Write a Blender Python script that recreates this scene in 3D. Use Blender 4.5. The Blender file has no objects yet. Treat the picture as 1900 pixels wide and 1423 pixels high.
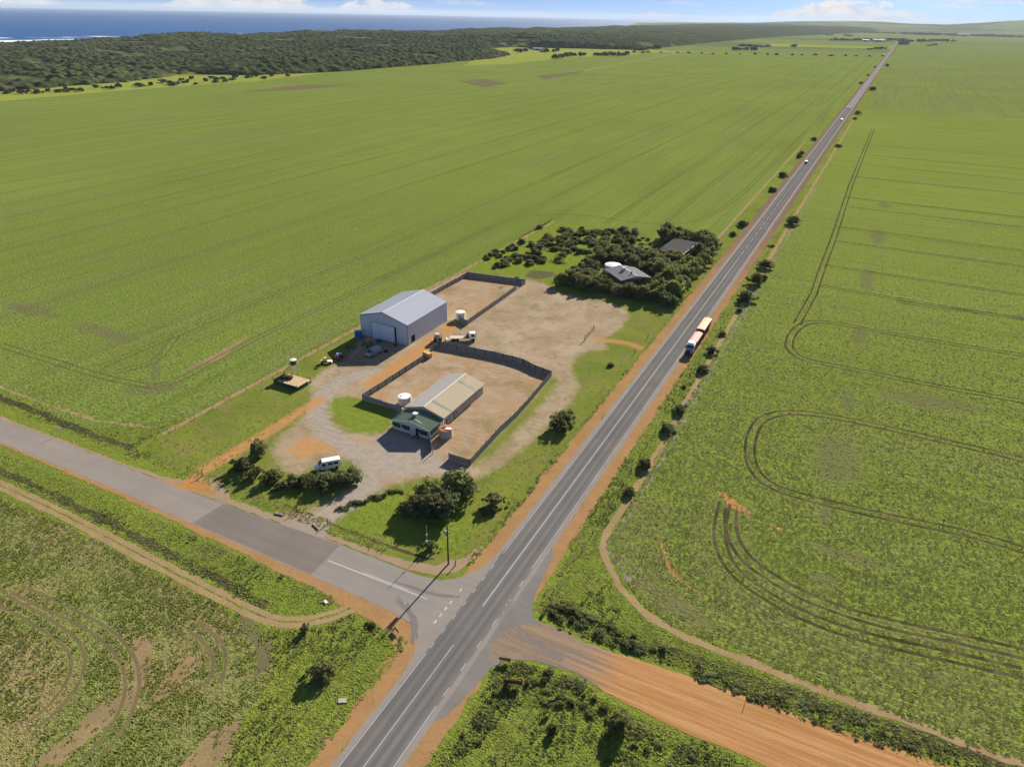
import bpy, bmesh, math, random
import numpy as np
from mathutils import Vector, Matrix, noise as mnoise
from math import radians as RAD, sin, cos, pi, sqrt

# ------------------------------------------------------------------ camera
SC = bpy.context.scene
COL = SC.collection
CAM_H = 95.0                       # drone height above the paddocks, metres
IMG_W, IMG_H, FOC = 1900.0, 1423.0, 1298.8
PITCH, ROLL, YAW = 0.483617, 0.019876, -0.460407     # world +Y runs along the highway
_f = np.array([sin(YAW)*cos(PITCH), cos(YAW)*cos(PITCH), -sin(PITCH)])
_r0 = np.array([cos(YAW), -sin(YAW), 0.0]); _u0 = np.cross(_r0, _f)
_r = _r0*cos(ROLL)+_u0*sin(ROLL); _u = -_r0*sin(ROLL)+_u0*cos(ROLL)
cam = bpy.data.cameras.new('camera'); cam.sensor_width = 36.0; cam.sensor_fit = 'HORIZONTAL'
cam.lens = 36.0*FOC/IMG_W; cam.clip_start = 1.0; cam.clip_end = 250000.0
camo = bpy.data.objects.new('camera', cam); COL.objects.link(camo)
camo.matrix_world = Matrix(((_r[0], _u[0], -_f[0], 0), (_r[1], _u[1], -_f[1], 0), (_r[2], _u[2], -_f[2], CAM_H), (0, 0, 0, 1)))
SC.camera = camo

def at(px, py, z=0.0):
    """survey point: where the sight line through a photo pixel meets height z"""
    d = _f*FOC+_r*(px-IMG_W/2)+_u*(IMG_H/2-py)
    t = (CAM_H-z)/-d[2]
    return (d[0]*t, d[1]*t)
def azim(px, py=30):
    d = _f*FOC+_r*(px-IMG_W/2)+_u*(IMG_H/2-py)
    return math.atan2(d[0], d[1])
def pts(*q): return [at(*p) for p in q]

# ------------------------------------------------------------------ light
SUN_EL, SUN_AZ = RAD(23.3), RAD(1.3)        # low sun straight up the road
W = bpy.data.worlds.new('World'); SC.world = W; W.use_nodes = True
sun = bpy.data.lights.new('sun', 'SUN'); sun.energy = 5.0; sun.angle = RAD(0.53); sun.color = (1.0, 0.90, 0.76)
suno = bpy.data.objects.new('sun', sun); COL.objects.link(suno); suno.location = (0, 0, 300)
_sd = Vector((sin(SUN_AZ)*cos(SUN_EL), cos(SUN_AZ)*cos(SUN_EL), sin(SUN_EL)))
suno.rotation_euler = _sd.to_track_quat('Z', 'Y').to_euler()
SC.view_settings.view_transform = 'Standard'; SC.view_settings.look = 'None'
SC.view_settings.exposure = 1.2; SC.view_settings.gamma = 1.0; SC.view_settings.use_curve_mapping = False
SC.cycles.use_adaptive_sampling = True; SC.cycles.adaptive_threshold = 0.02
SC.cycles.max_bounces = 5; SC.cycles.diffuse_bounces = 3; SC.cycles.transparent_max_bounces = 8
SC.cycles.volume_bounces = 0
SC.cycles.use_denoising = True
SC.cycles.sample_clamp_indirect = 4.0

# ------------------------------------------------------------------ node helpers
class NT:
    def __init__(s, tree):
        s.t = tree; s.n = tree.nodes; s.l = tree.links
    def new(s, typ, ins=None, **props):
        nd = s.n.new(typ)
        for k, v in props.items(): setattr(nd, k, v)
        for k, v in (ins or {}).items(): s.put(nd, k, v)
        return nd
    def put(s, nd, k, v):
        sock = nd.inputs[k]
        if isinstance(v, bpy.types.NodeSocket): s.l.new(v, sock)
        else: sock.default_value = v
    def math(s, op, a, b=None, c=None, clamp=False):
        nd = s.n.new('ShaderNodeMath'); nd.operation = op; nd.use_clamp = clamp
        for i, v in enumerate((a, b, c)):
            if v is not None: s.put(nd, i, v)
        return nd.outputs[0]
    def vmath(s, op, a, b=None):
        nd = s.n.new('ShaderNodeVectorMath'); nd.operation = op
        s.put(nd, 0, a)
        if b is not None: s.put(nd, 1, b)
        return nd.outputs[0]
    def pos(s): return s.new('ShaderNodeNewGeometry').outputs['Position']
    def objco(s): return s.new('ShaderNodeTexCoord').outputs['Object']
    def sep(s, v):
        o = s.new('ShaderNodeSeparateXYZ', {0: v}).outputs; return o[0], o[1], o[2]
    def comb(s, x, y, z=0.0): return s.new('ShaderNodeCombineXYZ', {0: x, 1: y, 2: z}).outputs[0]
    def noise(s, vec, scale, detail=3.0, rough=0.55, dist=0.0):
        return s.new('ShaderNodeTexNoise', {'Vector': vec, 'Scale': scale, 'Detail': detail, 'Roughness': rough, 'Distortion': dist}).outputs[0]
    def step(s, v, a, b):                       # smooth 0..1
        nd = s.new('ShaderNodeMapRange', {0: v, 1: a, 2: b, 3: 0.0, 4: 1.0}, interpolation_type='SMOOTHSTEP'); return nd.outputs[0]
    def lin(s, v, a, b, c=0.0, d=1.0):
        return s.new('ShaderNodeMapRange', {0: v, 1: a, 2: b, 3: c, 4: d}).outputs[0]
    def mix(s, fac, a, b, blend='MIX'):
        nd = s.new('ShaderNodeMix', data_type='RGBA', blend_type=blend)
        for k, v in ((0, fac), (6, a), (7, b)):
            if isinstance(v, tuple) and len(v) == 3: v = v+(1.0,)
            s.put(nd, k, v)
        return nd.outputs[2]
    def ramp(s, fac, stops):
        nd = s.new('ShaderNodeValToRGB', {0: fac}); e = nd.color_ramp.elements
        while len(e) < len(stops): e.new(0.5)
        for el, (p, c) in zip(e, stops):
            el.position = p; el.color = tuple(c)+(1.0,) if len(c) == 3 else c
        return nd.outputs[0]
    def attr(s, name): return s.new('ShaderNodeAttribute', attribute_name=name).outputs['Fac']
    def bump(s, h, strength=0.5, dist=0.1):
        return s.new('ShaderNodeBump', {'Height': h, 'Strength': strength, 'Distance': dist}).outputs[0]

MATS = {}
def newmat(name):
    m = bpy.data.materials.new(name); m.use_nodes = True
    k = NT(m.node_tree); k.n.clear(); MATS[name] = m
    return m, k
def finish(k, col, rough=0.8, normal=None, metal=0.0, spec=0.3, trans=0.0, tcol=None):
    b = k.new('ShaderNodeBsdfPrincipled', {'Metallic': metal, 'Specular IOR Level': spec, 'Roughness': rough})
    k.put(b, 'Base Color', col+(1.0,) if isinstance(col, tuple) and len(col) == 3 else col)
    if normal is not None: k.put(b, 'Normal', normal)
    out = k.new('ShaderNodeOutputMaterial'); sh = b.outputs[0]
    if trans > 0:
        t = k.new('ShaderNodeBsdfTranslucent'); c2 = tcol if tcol is not None else col
        k.put(t, 'Color', c2+(1.0,) if isinstance(c2, tuple) and len(c2) == 3 else c2)
        mx = k.new('ShaderNodeMixShader', {0: trans, 1: sh, 2: t.outputs[0]}); sh = mx.outputs[0]
    k.l.new(sh, out.inputs[0])
def simple(name, col, rough=0.7, metal=0.0, spec=0.3, var=0.18, scale=1.5, bump=0.0, dirt=None):
    """plain surface with uneven tone, optional grime"""
    m, k = newmat(name); p = k.objco()
    n = k.noise(p, scale, 4.0); n2 = k.noise(p, scale*9, 2.0)
    v = k.math('ADD', k.math('MULTIPLY', n, 0.7), k.math('MULTIPLY', n2, 0.3))
    a = tuple(c*(1-var) for c in col); b = tuple(min(1, c*(1+var)) for c in col)
    c = k.mix(k.lin(v, 0.3, 0.7), a, b)
    if dirt:
        c = k.mix(k.math('MULTIPLY', k.step(k.noise(p, scale*0.6, 5.0, 0.65), 0.52, 0.7), dirt[3]), c, dirt[:3])
    nm = k.bump(n2, bump, 0.02) if bump else None
    finish(k, c, rough, nm, metal, spec)
    return m

# ------------------------------------------------------------------ sky
def build_sky():
    k = NT(W.node_tree); k.n.clear()
    sky = k.new('ShaderNodeTexSky', sky_type='NISHITA', sun_disc=False, sun_elevation=SUN_EL, sun_rotation=SUN_AZ,
                altitude=60.0, air_density=1.0, dust_density=0.15, ozone_density=2.5)
    d = k.new('ShaderNodeTexCoord').outputs['Generated']
    x, y, z = k.sep(d)
    k.put(sky, 'Vector', k.vmath('NORMALIZE', k.comb(x, y, k.math('ADD', k.math('MAXIMUM', z, 0.0), 0.26))))      # very clear air: no yellow band at the horizon
    az = k.math('ARCTAN2', x, y)                                   # 0 along the road
    fac = k.lin(az, -pi, pi)
    # height of the cloud tops round the whole horizon (radians)
    H = [(-178, .012), (-150, .03), (-120, .004), (-96, .022), (-75, .006), (-63.5, .004), (-60, .022), (-56, .004), (-51, .005), (-46.5, .026), (-42.5, .024), (-40.6, .004),
         (-36, .018), (-33, .003), (-18.6, .003), (-16.5, .0105), (-14.4, .003), (-9.2, .003), (-8.0, .0125), (-5.2, .0235), (-2.2, .0215), (0.35, .012), (0.75, .002), (9, .003), (11, .007), (14, .003), (40, .025), (75, .006), (110, .03), (150, .008)]
    v = k.ramp(fac, [((a/180.0)*0.5+0.5, (h*20,)*3) for a, h in H])
    top = k.math('MULTIPLY', v, 1/20.0)
    w = k.comb(k.math('MULTIPLY', az, 60.0), k.math('MULTIPLY', z, 150.0), 3.7)
    n = k.noise(w, 1.0, 6.0, 0.6, 0.3)
    n2 = k.noise(w, 0.35, 3.0, 0.5)
    lim = k.math('MULTIPLY', top, k.lin(n, 0.25, 0.75, 0.35, 1.45))
    cl = k.step(k.math('SUBTRACT', lim, z), -0.0006, 0.0022)
    base = k.step(z, 0.0, 0.003)
    dens = k.math('MULTIPLY', k.math('MULTIPLY', cl, base), k.step(top, 0.003, 0.011))
    dens = k.math('MULTIPLY', dens, k.lin(n2, 0.3, 0.6, 0.75, 1.0), clamp=True)
    # thin high streaks
    st = k.noise(k.comb(k.math('MULTIPLY', az, 9.0), k.math('MULTIPLY', z, 110.0), 9.1), 1.0, 5.0, 0.6)
    wis = k.math('MULTIPLY', k.step(st, 0.5, 0.72), k.step(z, 0.006, 0.016))
    dens = k.math('MAXIMUM', dens, k.math('MULTIPLY', wis, 0.6))
    shade = k.mix(k.step(n, 0.3, 0.62), (4.6, 4.9, 5.8), (7.4, 7.0, 6.6))
    hz = k.mix(1.0, sky.outputs[0], (0.70, 0.84, 1.02), 'MULTIPLY')
    c = k.mix(dens, hz, shade)
    bg = k.new('ShaderNodeBackground', {'Color': c, 'Strength': 0.055})
    out = k.new('ShaderNodeOutputWorld'); k.l.new(bg.outputs[0], out.inputs[0])
build_sky()

# ------------------------------------------------------------------ mesh helpers
def link(o): COL.objects.link(o); return o
def tag(o, label=None, cat=None, group=None, kind=None):
    for key, v in (('label', label), ('category', cat), ('group', group), ('kind', kind)):
        if v: o[key] = v
    return o
def empty(name, loc, rz=0.0, label=None, cat=None, group=None):
    o = bpy.data.objects.new(name, None); link(o); o.location = loc; o.rotation_euler = (0, 0, rz); o.empty_display_size = 0.3
    return tag(o, label, cat, group)
class MB:
    def __init__(s): s.v = []; s.f = []
    def add(s, vs, fs):
        b = len(s.v); s.v += [tuple(p) for p in vs]; s.f += [tuple(i+b for i in f) for f in fs]; return s
    def box(s, x0, x1, y0, y1, z0, z1):
        return s.add([(x0,y0,z0),(x1,y0,z0),(x1,y1,z0),(x0,y1,z0),(x0,y0,z1),(x1,y0,z1),(x1,y1,z1),(x0,y1,z1)],
                     [(3,2,1,0),(4,5,6,7),(0,1,5,4),(1,2,6,5),(2,3,7,6),(3,0,4,7)])
    def hexa(s, bot, top):          # 4 bottom + 4 top points, anticlockwise from above
        return s.add(list(bot)+list(top), [(3,2,1,0),(4,5,6,7),(0,1,5,4),(1,2,6,5),(2,3,7,6),(3,0,4,7)])
    def prism(s, prof, a0, a1, axis='y'):
        n = len(prof)
        def P(p, a): return (p[0], a, p[1]) if axis == 'y' else ((a, p[0], p[1]) if axis == 'x' else (p[0], p[1], a))
        vs = [P(p, a0) for p in prof]+[P(p, a1) for p in prof]
        fs = [tuple(range(n))[::-1], tuple(range(n, 2*n))]+[(i, (i+1) % n, n+(i+1) % n, n+i) for i in range(n)]
        if axis == 'y': fs = [f[::-1] for f in fs]
        return s.add(vs, fs)
    def tube(s, p0, p1, r0, r1=None, n=10, cap=True):
        r1 = r0 if r1 is None else r1
        p0 = Vector(p0); p1 = Vector(p1); d = (p1-p0).normalized()
        a = d.orthogonal().normalized(); b = d.cross(a)
        vs = [tuple(p0+a*(cos(2*pi*i/n)*r0)+b*(sin(2*pi*i/n)*r0)) for i in range(n)]+[tuple(p1+a*(cos(2*pi*i/n)*r1)+b*(sin(2*pi*i/n)*r1)) for i in range(n)]
        fs = [(i, (i+1) % n, n+(i+1) % n, n+i) for i in range(n)]
        if cap: fs += [tuple(range(n))[::-1], tuple(range(n, 2*n))]
        return s.add(vs, fs)
    def lathe(s, prof, n=24, c=(0, 0, 0)):      # prof: (r,z) bottom to top
        vs = [(c[0]+r*cos(2*pi*i/n), c[1]+r*sin(2*pi*i/n), c[2]+z) for r, z in prof for i in range(n)]
        fs = [(j*n+i, j*n+(i+1) % n, (j+1)*n+(i+1) % n, (j+1)*n+i) for j in range(len(prof)-1) for i in range(n)]
        fs += [tuple(range(n))[::-1], tuple(range((len(prof)-1)*n, len(prof)*n))]
        return s.add(vs, fs)
    def mesh(s, name, mat=None, smooth=False):
        me = bpy.data.meshes.new(name); me.from_pydata(s.v, [], s.f); me.update()
        if mat: me.materials.append(MATS[mat] if isinstance(mat, str) else mat)
        if smooth:
            me.polygons.foreach_set('use_smooth', [True]*len(me.polygons))
        return me
    def build(s, name, mat, parent=None, loc=(0, 0, 0), rz=0.0, smooth=False):
        o = bpy.data.objects.new(name, s.mesh(name, mat, smooth)); link(o)
        o.location = loc; o.rotation_euler = (0, 0, rz)
        if parent: o.parent = parent
        return o
def inst(name, me, parent=None, loc=(0, 0, 0), rot=(0, 0, 0), scale=(1, 1, 1)):
    o = bpy.data.objects.new(name, me); link(o); o.location = loc; o.rotation_euler = rot; o.scale = scale
    if parent: o.parent = parent
    return o
def bevel(o, w=0.05, seg=2):
    b = o.modifiers.new('bevel', 'BEVEL'); b.width = w; b.segments = seg; b.limit_method = 'ANGLE'; return o
def fastmesh(name, V, F, mat, smooth=False):
    """numpy vertices (n,3) and triangles/quads (m,k)"""
    me = bpy.data.meshes.new(name); n, m, kk = len(V), len(F), F.shape[1]
    me.vertices.add(n); me.vertices.foreach_set('co', np.asarray(V, np.float32).ravel())
    me.loops.add(m*kk); me.loops.foreach_set('vertex_index', np.asarray(F, np.int32).ravel())
    me.polygons.add(m); me.polygons.foreach_set('loop_start', np.arange(0, m*kk, kk, dtype=np.int32))
    if smooth: me.polygons.foreach_set('use_smooth', np.ones(m, bool))
    me.update(calc_edges=True)
    me.materials.append(MATS[mat]); return me
def wob(poly, step=2.0, amp=0.3, freq=0.15, seed=0.0, closed=True):
    """subdivide an outline and let its edge wander"""
    out = []; n = len(poly)
    for i in range(n if closed else n-1):
        a = Vector(poly[i][:2]); b = Vector(poly[(i+1) % n][:2]); L = (b-a).length
        k = max(1, int(L/step)) if L < 400*step else 400
        nrm = Vector((-(b-a).y, (b-a).x)).normalized() if L > 0 else Vector((0, 0))
        for j in range(k):
            p = a+(b-a)*(j/k)
            w = mnoise.noise(Vector((p.x*freq+seed, p.y*freq, seed*1.7)))+0.5*mnoise.noise(Vector((p.x*freq*3.1, p.y*freq*3.1+seed, 5.0)))
            if j > 0 or (0 < i or closed): p = p+nrm*w*amp
            out.append((p.x, p.y))
    if not closed: out.append(tuple(poly[-1][:2]))
    return out
def smoothline(q, it=2):
    for _ in range(it):
        r = [q[0]]
        for a, b in zip(q[:-1], q[1:]):
            r += [(a[0]*.75+b[0]*.25, a[1]*.75+b[1]*.25), (a[0]*.25+b[0]*.75, a[1]*.25+b[1]*.75)]
        q = r+[q[-1]]
    return q
def sheet(name, poly, z, mat, kind='structure', parent=None):
    bm = bmesh.new(); vs = [bm.verts.new((p[0], p[1], z*0.25 if z > 0 else z)) for p in poly]
    f = bm.faces.new(vs); bm.normal_update()
    if f.normal.z < 0: f.normal_flip()
    bmesh.ops.triangulate(bm, faces=[f], ngon_method='EAR_CLIP')
    me = bpy.data.meshes.new(name); bm.to_mesh(me); bm.free(); me.materials.append(MATS[mat])
    o = link(bpy.data.objects.new(name, me))
    if parent: o.parent = parent
    else: tag(o, kind=kind)
    return o
def ribbon_v(line, w0, w1=None, off=0.0, wobble=0.0, seed=0.0):
    """quads along a polyline; returns vertices, faces"""
    w1 = w0 if w1 is None else w1; V = []; F = []; n = len(line)
    for i, p in enumerate(line):
        a = Vector(line[max(0, i-1)]); b = Vector(line[min(n-1, i+1)]); d = (b-a).normalized() if (b-a).length > 0 else Vector((1, 0))
        nr = Vector((-d.y, d.x)); w = w0+(w1-w0)*i/max(1, n-1)
        e1 = wobble*mnoise.noise(Vector((p[0]*.4, p[1]*.4, seed))); e2 = wobble*mnoise.noise(Vector((p[0]*.4, p[1]*.4, seed+9)))
        c = Vector(p)+nr*off
        q1 = c+nr*(w/2+e1); q2 = c-nr*(w/2+e2)
        V += [(q1.x, q1.y), (q2.x, q2.y)]
    F = [(2*i+1, 2*i+3, 2*i+2, 2*i) for i in range(n-1)]
    return V, F
def ribbon(name, lines, z, mat, kind='structure', parent=None):
    """lines: list of (polyline, width, offset, wobble)"""
    mb = MB()
    for j, (ln, w, off, wb) in enumerate(lines):
        V, F = ribbon_v(ln, w, None, off, wb, j*3.3)
        mb.add([(x, y, z*0.25+(j % 12)*0.0004) for x, y in V], F)
    o = mb.build(name, mat, parent)
    if not parent: tag(o, kind=kind)
    return o
def resample(line, step):
    out = []
    for a, b in zip(line[:-1], line[1:]):
        L = math.dist(a, b); k = max(1, int(L/step))
        out += [(a[0]+(b[0]-a[0])*j/k, a[1]+(b[1]-a[1])*j/k) for j in range(k)]
    return out+[line[-1]]
def sd_line(P, line):
    d = np.full(len(P), 1e9)
    for a, b in zip(line[:-1], line[1:]):
        a = np.array(a[:2]); b = np.array(b[:2]); ab = b-a; L = max(ab@ab, 1e-9)
        t = np.clip(((P-a)@ab)/L, 0, 1); q = P-a-t[:, None]*ab
        d = np.minimum(d, np.hypot(q[:, 0], q[:, 1]))
    return d
def inside(P, poly):
    x, y = P[:, 0], P[:, 1]; r = np.zeros(len(P), bool); n = len(poly)
    for i in range(n):
        x1, y1 = poly[i][:2]; x2, y2 = poly[(i+1) % n][:2]
        if y1 == y2: continue
        c = ((y1 > y) != (y2 > y)) & (x < (x2-x1)*(y-y1)/(y2-y1)+x1)
        r ^= c
    return r
def sd_poly(P, poly):
    d = sd_line(P, list(poly)+[poly[0]]); return np.where(inside(P, poly), d, -d)

# ------------------------------------------------------------------ ground materials
def mat_ground():
    m, k = newmat('verge_grass'); p = k.pos(); x, y, z = k.sep(p)
    g1 = k.noise(p, 0.035, 4.0, 0.6); g2 = k.noise(p, 0.35, 4.0, 0.65); g3 = k.noise(p, 2.6, 3.0, 0.7)
    c = k.mix(k.step(g1, 0.35, 0.65), (0.150, 0.195, 0.030), (0.200, 0.240, 0.038))
    c = k.mix(k.math('MULTIPLY', k.step(g2, 0.52, 0.72), 0.75), c, (0.165, 0.140, 0.058))
    c = k.mix(k.math('MULTIPLY', k.step(g2, 0.28, 0.40), 1.0), (0.090, 0.115, 0.028), c)
    c = k.mix(k.lin(g3, 0.3, 0.7, 0.0, 0.5), c, (0.095, 0.130, 0.022))
    # old stubble and soil showing far out, paddock by paddock
    far = k.step(y, 2600, 3400)
    v = k.new('ShaderNodeTexVoronoi', {'Vector': k.comb(k.math('MULTIPLY', x, 0.0009), k.math('MULTIPLY', y, 0.0005)), 'Scale': 1.0}, distance='CHEBYCHEV').outputs['Color']
    vr, vg, vb = k.sep(v)
    fc = k.mix(vr, (0.135, 0.165, 0.045), (0.105, 0.125, 0.05))
    fc = k.mix(k.math('MULTIPLY', k.step(vg, 0.55, 0.8), 0.8), fc, (0.15, 0.135, 0.075))
    c = k.mix(far, c, fc)
    nm = k.bump(k.math('ADD', g3, k.noise(p, 0.9, 3.0)), 0.7, 0.35)
    finish(k, c, 0.95, nm, spec=0.0)
mat_ground()

SOFT = []          # (centre, half axes, angle) of thin or bare places in the crop
def soft_patch(q):
    P = np.array(pts(*q)); c = P.mean(0); u, sv, vt = np.linalg.svd(P-c)
    SOFT.append((c, sv/math.sqrt(len(P))*1.5, math.atan2(vt[0][1], vt[0][0])))
for q in ([(230, 712), (300, 722), (345, 705), (330, 722), (280, 734), (215, 728)], [(5, 570), (35, 560), (110, 580), (85, 592)], [(128, 606), (160, 598), (245, 618), (235, 634), (205, 630)], [(278, 672), (300, 670), (295, 705), (280, 700)],
          [(1502, 1003), (1580, 1022), (1660, 1050), (1650, 1062), (1560, 1040), (1500, 1018)], [(1502, 1055), (1560, 1080), (1545, 1095), (1500, 1078)], [(1520, 800), (1600, 830), (1580, 900), (1510, 880)], [(1180, 1080), (1260, 1150), (1330, 1160), (1240, 1090)], [(1640, 720), (1800, 745), (1790, 770), (1650, 745)]): soft_patch(q)
for u, v, a, b in ((1632, 380, 22, 8), (1620, 438, 24, 22), (1600, 518, 22, 34), (1585, 622, 24, 30), (1562, 742, 26, 34), (1518, 950, 24, 30)): soft_patch([(u, v-b/2), (u+a, v-b/2+3), (u+a-3, v+b/2+3), (u-3, v+b/2)])
def soft_density(P):
    d = np.full(len(P), -9.0)
    for c, r, a in SOFT:
        q = P-c; x = (q[:, 0]*cos(a)+q[:, 1]*sin(a))/r[0]; y = (-q[:, 0]*sin(a)+q[:, 1]*cos(a))/max(r[1], .8); d = np.maximum(d, 1-np.hypot(x, y))
    return d
def mat_crop(name, along_y, lush, soil, seed, dry=0.0, streak=0.5):
    m, k = newmat(name); p = k.pos(); x, y, z = k.sep(p)
    if along_y: sv = k.comb(k.math('MULTIPLY', x, 0.055), k.math('MULTIPLY', y, 0.0035), seed)
    else: sv = k.comb(k.math('MULTIPLY', x, 0.006), k.math('MULTIPLY', y, 0.07), seed)
    st = k.noise(sv, 1.0, 5.0, 0.6)
    sv2 = k.comb(k.math('MULTIPLY', x, 0.16 if along_y else 0.006), k.math('MULTIPLY', y, 0.005 if along_y else 0.16), seed+3)
    st2 = k.noise(sv2, 1.0, 3.0, 0.6)
    big = k.noise(k.vmath('ADD', p, (seed*91.0, seed*37.0, 0)), 0.006, 4.0, 0.6)
    mid = k.noise(p, 0.11, 4.0, 0.65); gr = k.noise(p, 1.15, 3.0, 0.7); fine = k.noise(p, 3.6, 2.0, 0.6)
    c = k.mix(k.lin(big, 0.3, 0.7), tuple(a*0.86 for a in lush), tuple(a*1.13 for a in lush))
    c = k.mix(k.math('MULTIPLY', k.step(st, 0.48, 0.74), streak), c, soil)
    c = k.mix(k.math('MULTIPLY', k.step(mid, 0.50, 0.74), 0.6), c, tuple(a*0.75+b*0.25 for a, b in zip(soil, lush)))
    c = k.mix(k.math('MULTIPLY', k.step(st2, 0.48, 0.68), 0.42), c, tuple(a*0.60 for a in lush))
    sv3 = k.comb(k.math('MULTIPLY', x, 0.75 if along_y else 0.01), k.math('MULTIPLY', y, 0.004 if along_y else 0.75), seed+7)
    st3 = k.noise(sv3, 1.0, 2.0, 0.5)
    c = k.mix(k.lin(st3, 0.52, 0.72, 0.0, 0.45), c, tuple(a*0.55 for a in lush))
    c = k.mix(k.lin(st3, 0.30, 0.44, 0.4, 0.0), c, tuple(min(1, a*1.35) for a in lush))
    c = k.mix(k.lin(gr, 0.36, 0.60, 0.7, 0.0), c, tuple(a*0.40 for a in lush))
    c = k.mix(k.lin(fine, 0.45, 0.75, 0.0, 0.5), c, tuple(min(1, a*1.5) for a in lush))
    if dry: c = k.mix(k.math('MULTIPLY', k.step(k.noise(p, 0.05, 5.0, 0.65), 0.42, 0.62), dry), c, soil)
    if name in ('crop_west', 'crop_east'):
        best = None
        for cc, r, a in SOFT:
            if (cc[0] < -60) != (name == 'crop_west'): continue
            dx = k.math('SUBTRACT', x, float(cc[0])); dy = k.math('SUBTRACT', y, float(cc[1]))
            ux = k.math('MULTIPLY_ADD', dx, cos(a)/r[0], k.math('MULTIPLY', dy, sin(a)/r[0])); rr = max(r[1], .8)
            uy = k.math('MULTIPLY_ADD', dx, -sin(a)/rr, k.math('MULTIPLY', dy, cos(a)/rr))
            d = k.math('SUBTRACT', 1.0, k.math('SQRT', k.math('MULTIPLY_ADD', ux, ux, k.math('MULTIPLY', uy, uy))))
            best = d if best is None else k.math('MAXIMUM', best, d)
        if best is not None:
            pn = k.math('SUBTRACT', k.noise(p, 0.45, 4.0, 0.65), 0.5)
            c = k.mix(k.math('MULTIPLY', k.step(k.math('MULTIPLY_ADD', pn, 1.6, best), -0.15, 0.55), 0.6), c, (0.125, 0.115, 0.062))
    nm = k.bump(k.math('ADD', k.math('MULTIPLY', gr, 1.0), k.math('MULTIPLY', fine, 0.5)), 0.75, 0.45)
    finish(k, c, 0.95, nm, spec=0.0)
mat_crop('crop_west', True, (0.174, 0.226, 0.044), (0.195, 0.182, 0.092), 1.0, streak=0.6)
mat_crop('crop_east', False, (0.186, 0.240, 0.042), (0.190, 0.182, 0.085), 2.0, streak=0.55)
mat_crop('crop_south', False, (0.175, 0.208, 0.056), (0.265, 0.195, 0.098), 3.0, dry=0.7)
mat_crop('crop_far', True, (0.168, 0.212, 0.052), (0.172, 0.170, 0.092), 4.0, streak=0.95)

def mat_soil(name, c1, c2, c3, scale=0.6, bump=0.5, along=None):
    m, k = newmat(name); p = k.pos(); x, y, z = k.sep(p)
    n1 = k.noise(p, scale*0.25, 4.0, 0.6); n2 = k.noise(p, scale*2, 4.0, 0.65); n3 = k.noise(p, scale*9, 2.0, 0.7)
    c = k.mix(k.step(n1, 0.35, 0.65), c1, c2)
    c = k.mix(k.lin(n2, 0.4, 0.7, 0.0, 0.6), c, c3)
    if along:       # wheel-worn streaks along the lane
        s = k.comb(k.math('MULTIPLY', x, 0.04 if along == 'x' else 1.1), k.math('MULTIPLY', y, 1.1 if along == 'x' else 0.04), 4.0)
        c = k.mix(k.lin(k.noise(s, 1.0, 4.0, 0.6), 0.35, 0.7, 0.0, 0.6), c, c1 if along == 'y' else tuple(a*0.68 for a in c1))
    c = k.mix(k.lin(n3, 0.35, 0.7, 0.0, 0.3), c, tuple(a*0.6 for a in c1))
    if name == 'shoulder_gravel':   # fresh gravel round the junction, older darker dirt further up the road
        c = k.mix(k.step(k.math('MULTIPLY_ADD', k.math('SUBTRACT', k.noise(p, 0.05, 4.0), 0.5), 160.0, y), 190.0, 430.0), c, (0.168, 0.118, 0.082))
    finish(k, c, 0.95, k.bump(k.math('ADD', n2, n3), bump, 0.12), spec=0.0)
mat_soil('shoulder_gravel', (0.335, 0.195, 0.082), (0.265, 0.150, 0.064), (0.40, 0.265, 0.14), 0.8, along='y')
mat_soil('shoulder_dull', (0.170, 0.118, 0.082), (0.150, 0.105, 0.075), (0.20, 0.145, 0.10), 0.3, along='y')
mat_soil('pale_shoulder', (0.30, 0.225, 0.15), (0.27, 0.19, 0.11), (0.34, 0.26, 0.18), 0.8)
mat_soil('orange_gravel', (0.42, 0.215, 0.075), (0.36, 0.175, 0.055), (0.46, 0.27, 0.12), 0.5, along='x')
mat_soil('junction_gravel', (0.215, 0.172, 0.128), (0.25, 0.18, 0.115), (0.19, 0.165, 0.14), 0.5)
mat_soil('drive_gravel', (0.30, 0.25, 0.195), (0.32, 0.24, 0.16), (0.26, 0.225, 0.185), 0.6)
mat_soil('tan_track', (0.31, 0.225, 0.115), (0.25, 0.175, 0.085), (0.36, 0.265, 0.15), 0.9)
mat_soil('wheel_soil_shaded', (0.040, 0.042, 0.018), (0.075, 0.066, 0.032), (0.19, 0.15, 0.08), 0.14)  # track soil darkened with the standing crop's shadow put into the colour
mat_soil('bare_soil', (0.145, 0.125, 0.068), (0.160, 0.138, 0.072), (0.115, 0.120, 0.045), 0.6)
mat_soil('crop_gap', (0.075, 0.090, 0.028), (0.095, 0.095, 0.036), (0.14, 0.125, 0.06), 0.2)
mat_soil('soft_track', (0.145, 0.120, 0.058), (0.095, 0.090, 0.040), (0.22, 0.17, 0.09), 0.25)
mat_soil('bare_straw', (0.30, 0.215, 0.115), (0.22, 0.16, 0.085), (0.19, 0.165, 0.065), 0.7)
mat_soil('stubble_line', (0.24, 0.215, 0.165), (0.15, 0.14, 0.07), (0.30, 0.28, 0.24), 1.2)
mat_soil('ditch_weeds', (0.060, 0.060, 0.030), (0.105, 0.085, 0.045), (0.045, 0.060, 0.02), 0.9, 0.9)
mat_soil('beach_sand', (0.42, 0.36, 0.26), (0.45, 0.40, 0.30), (0.36, 0.30, 0.21), 0.05)

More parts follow.
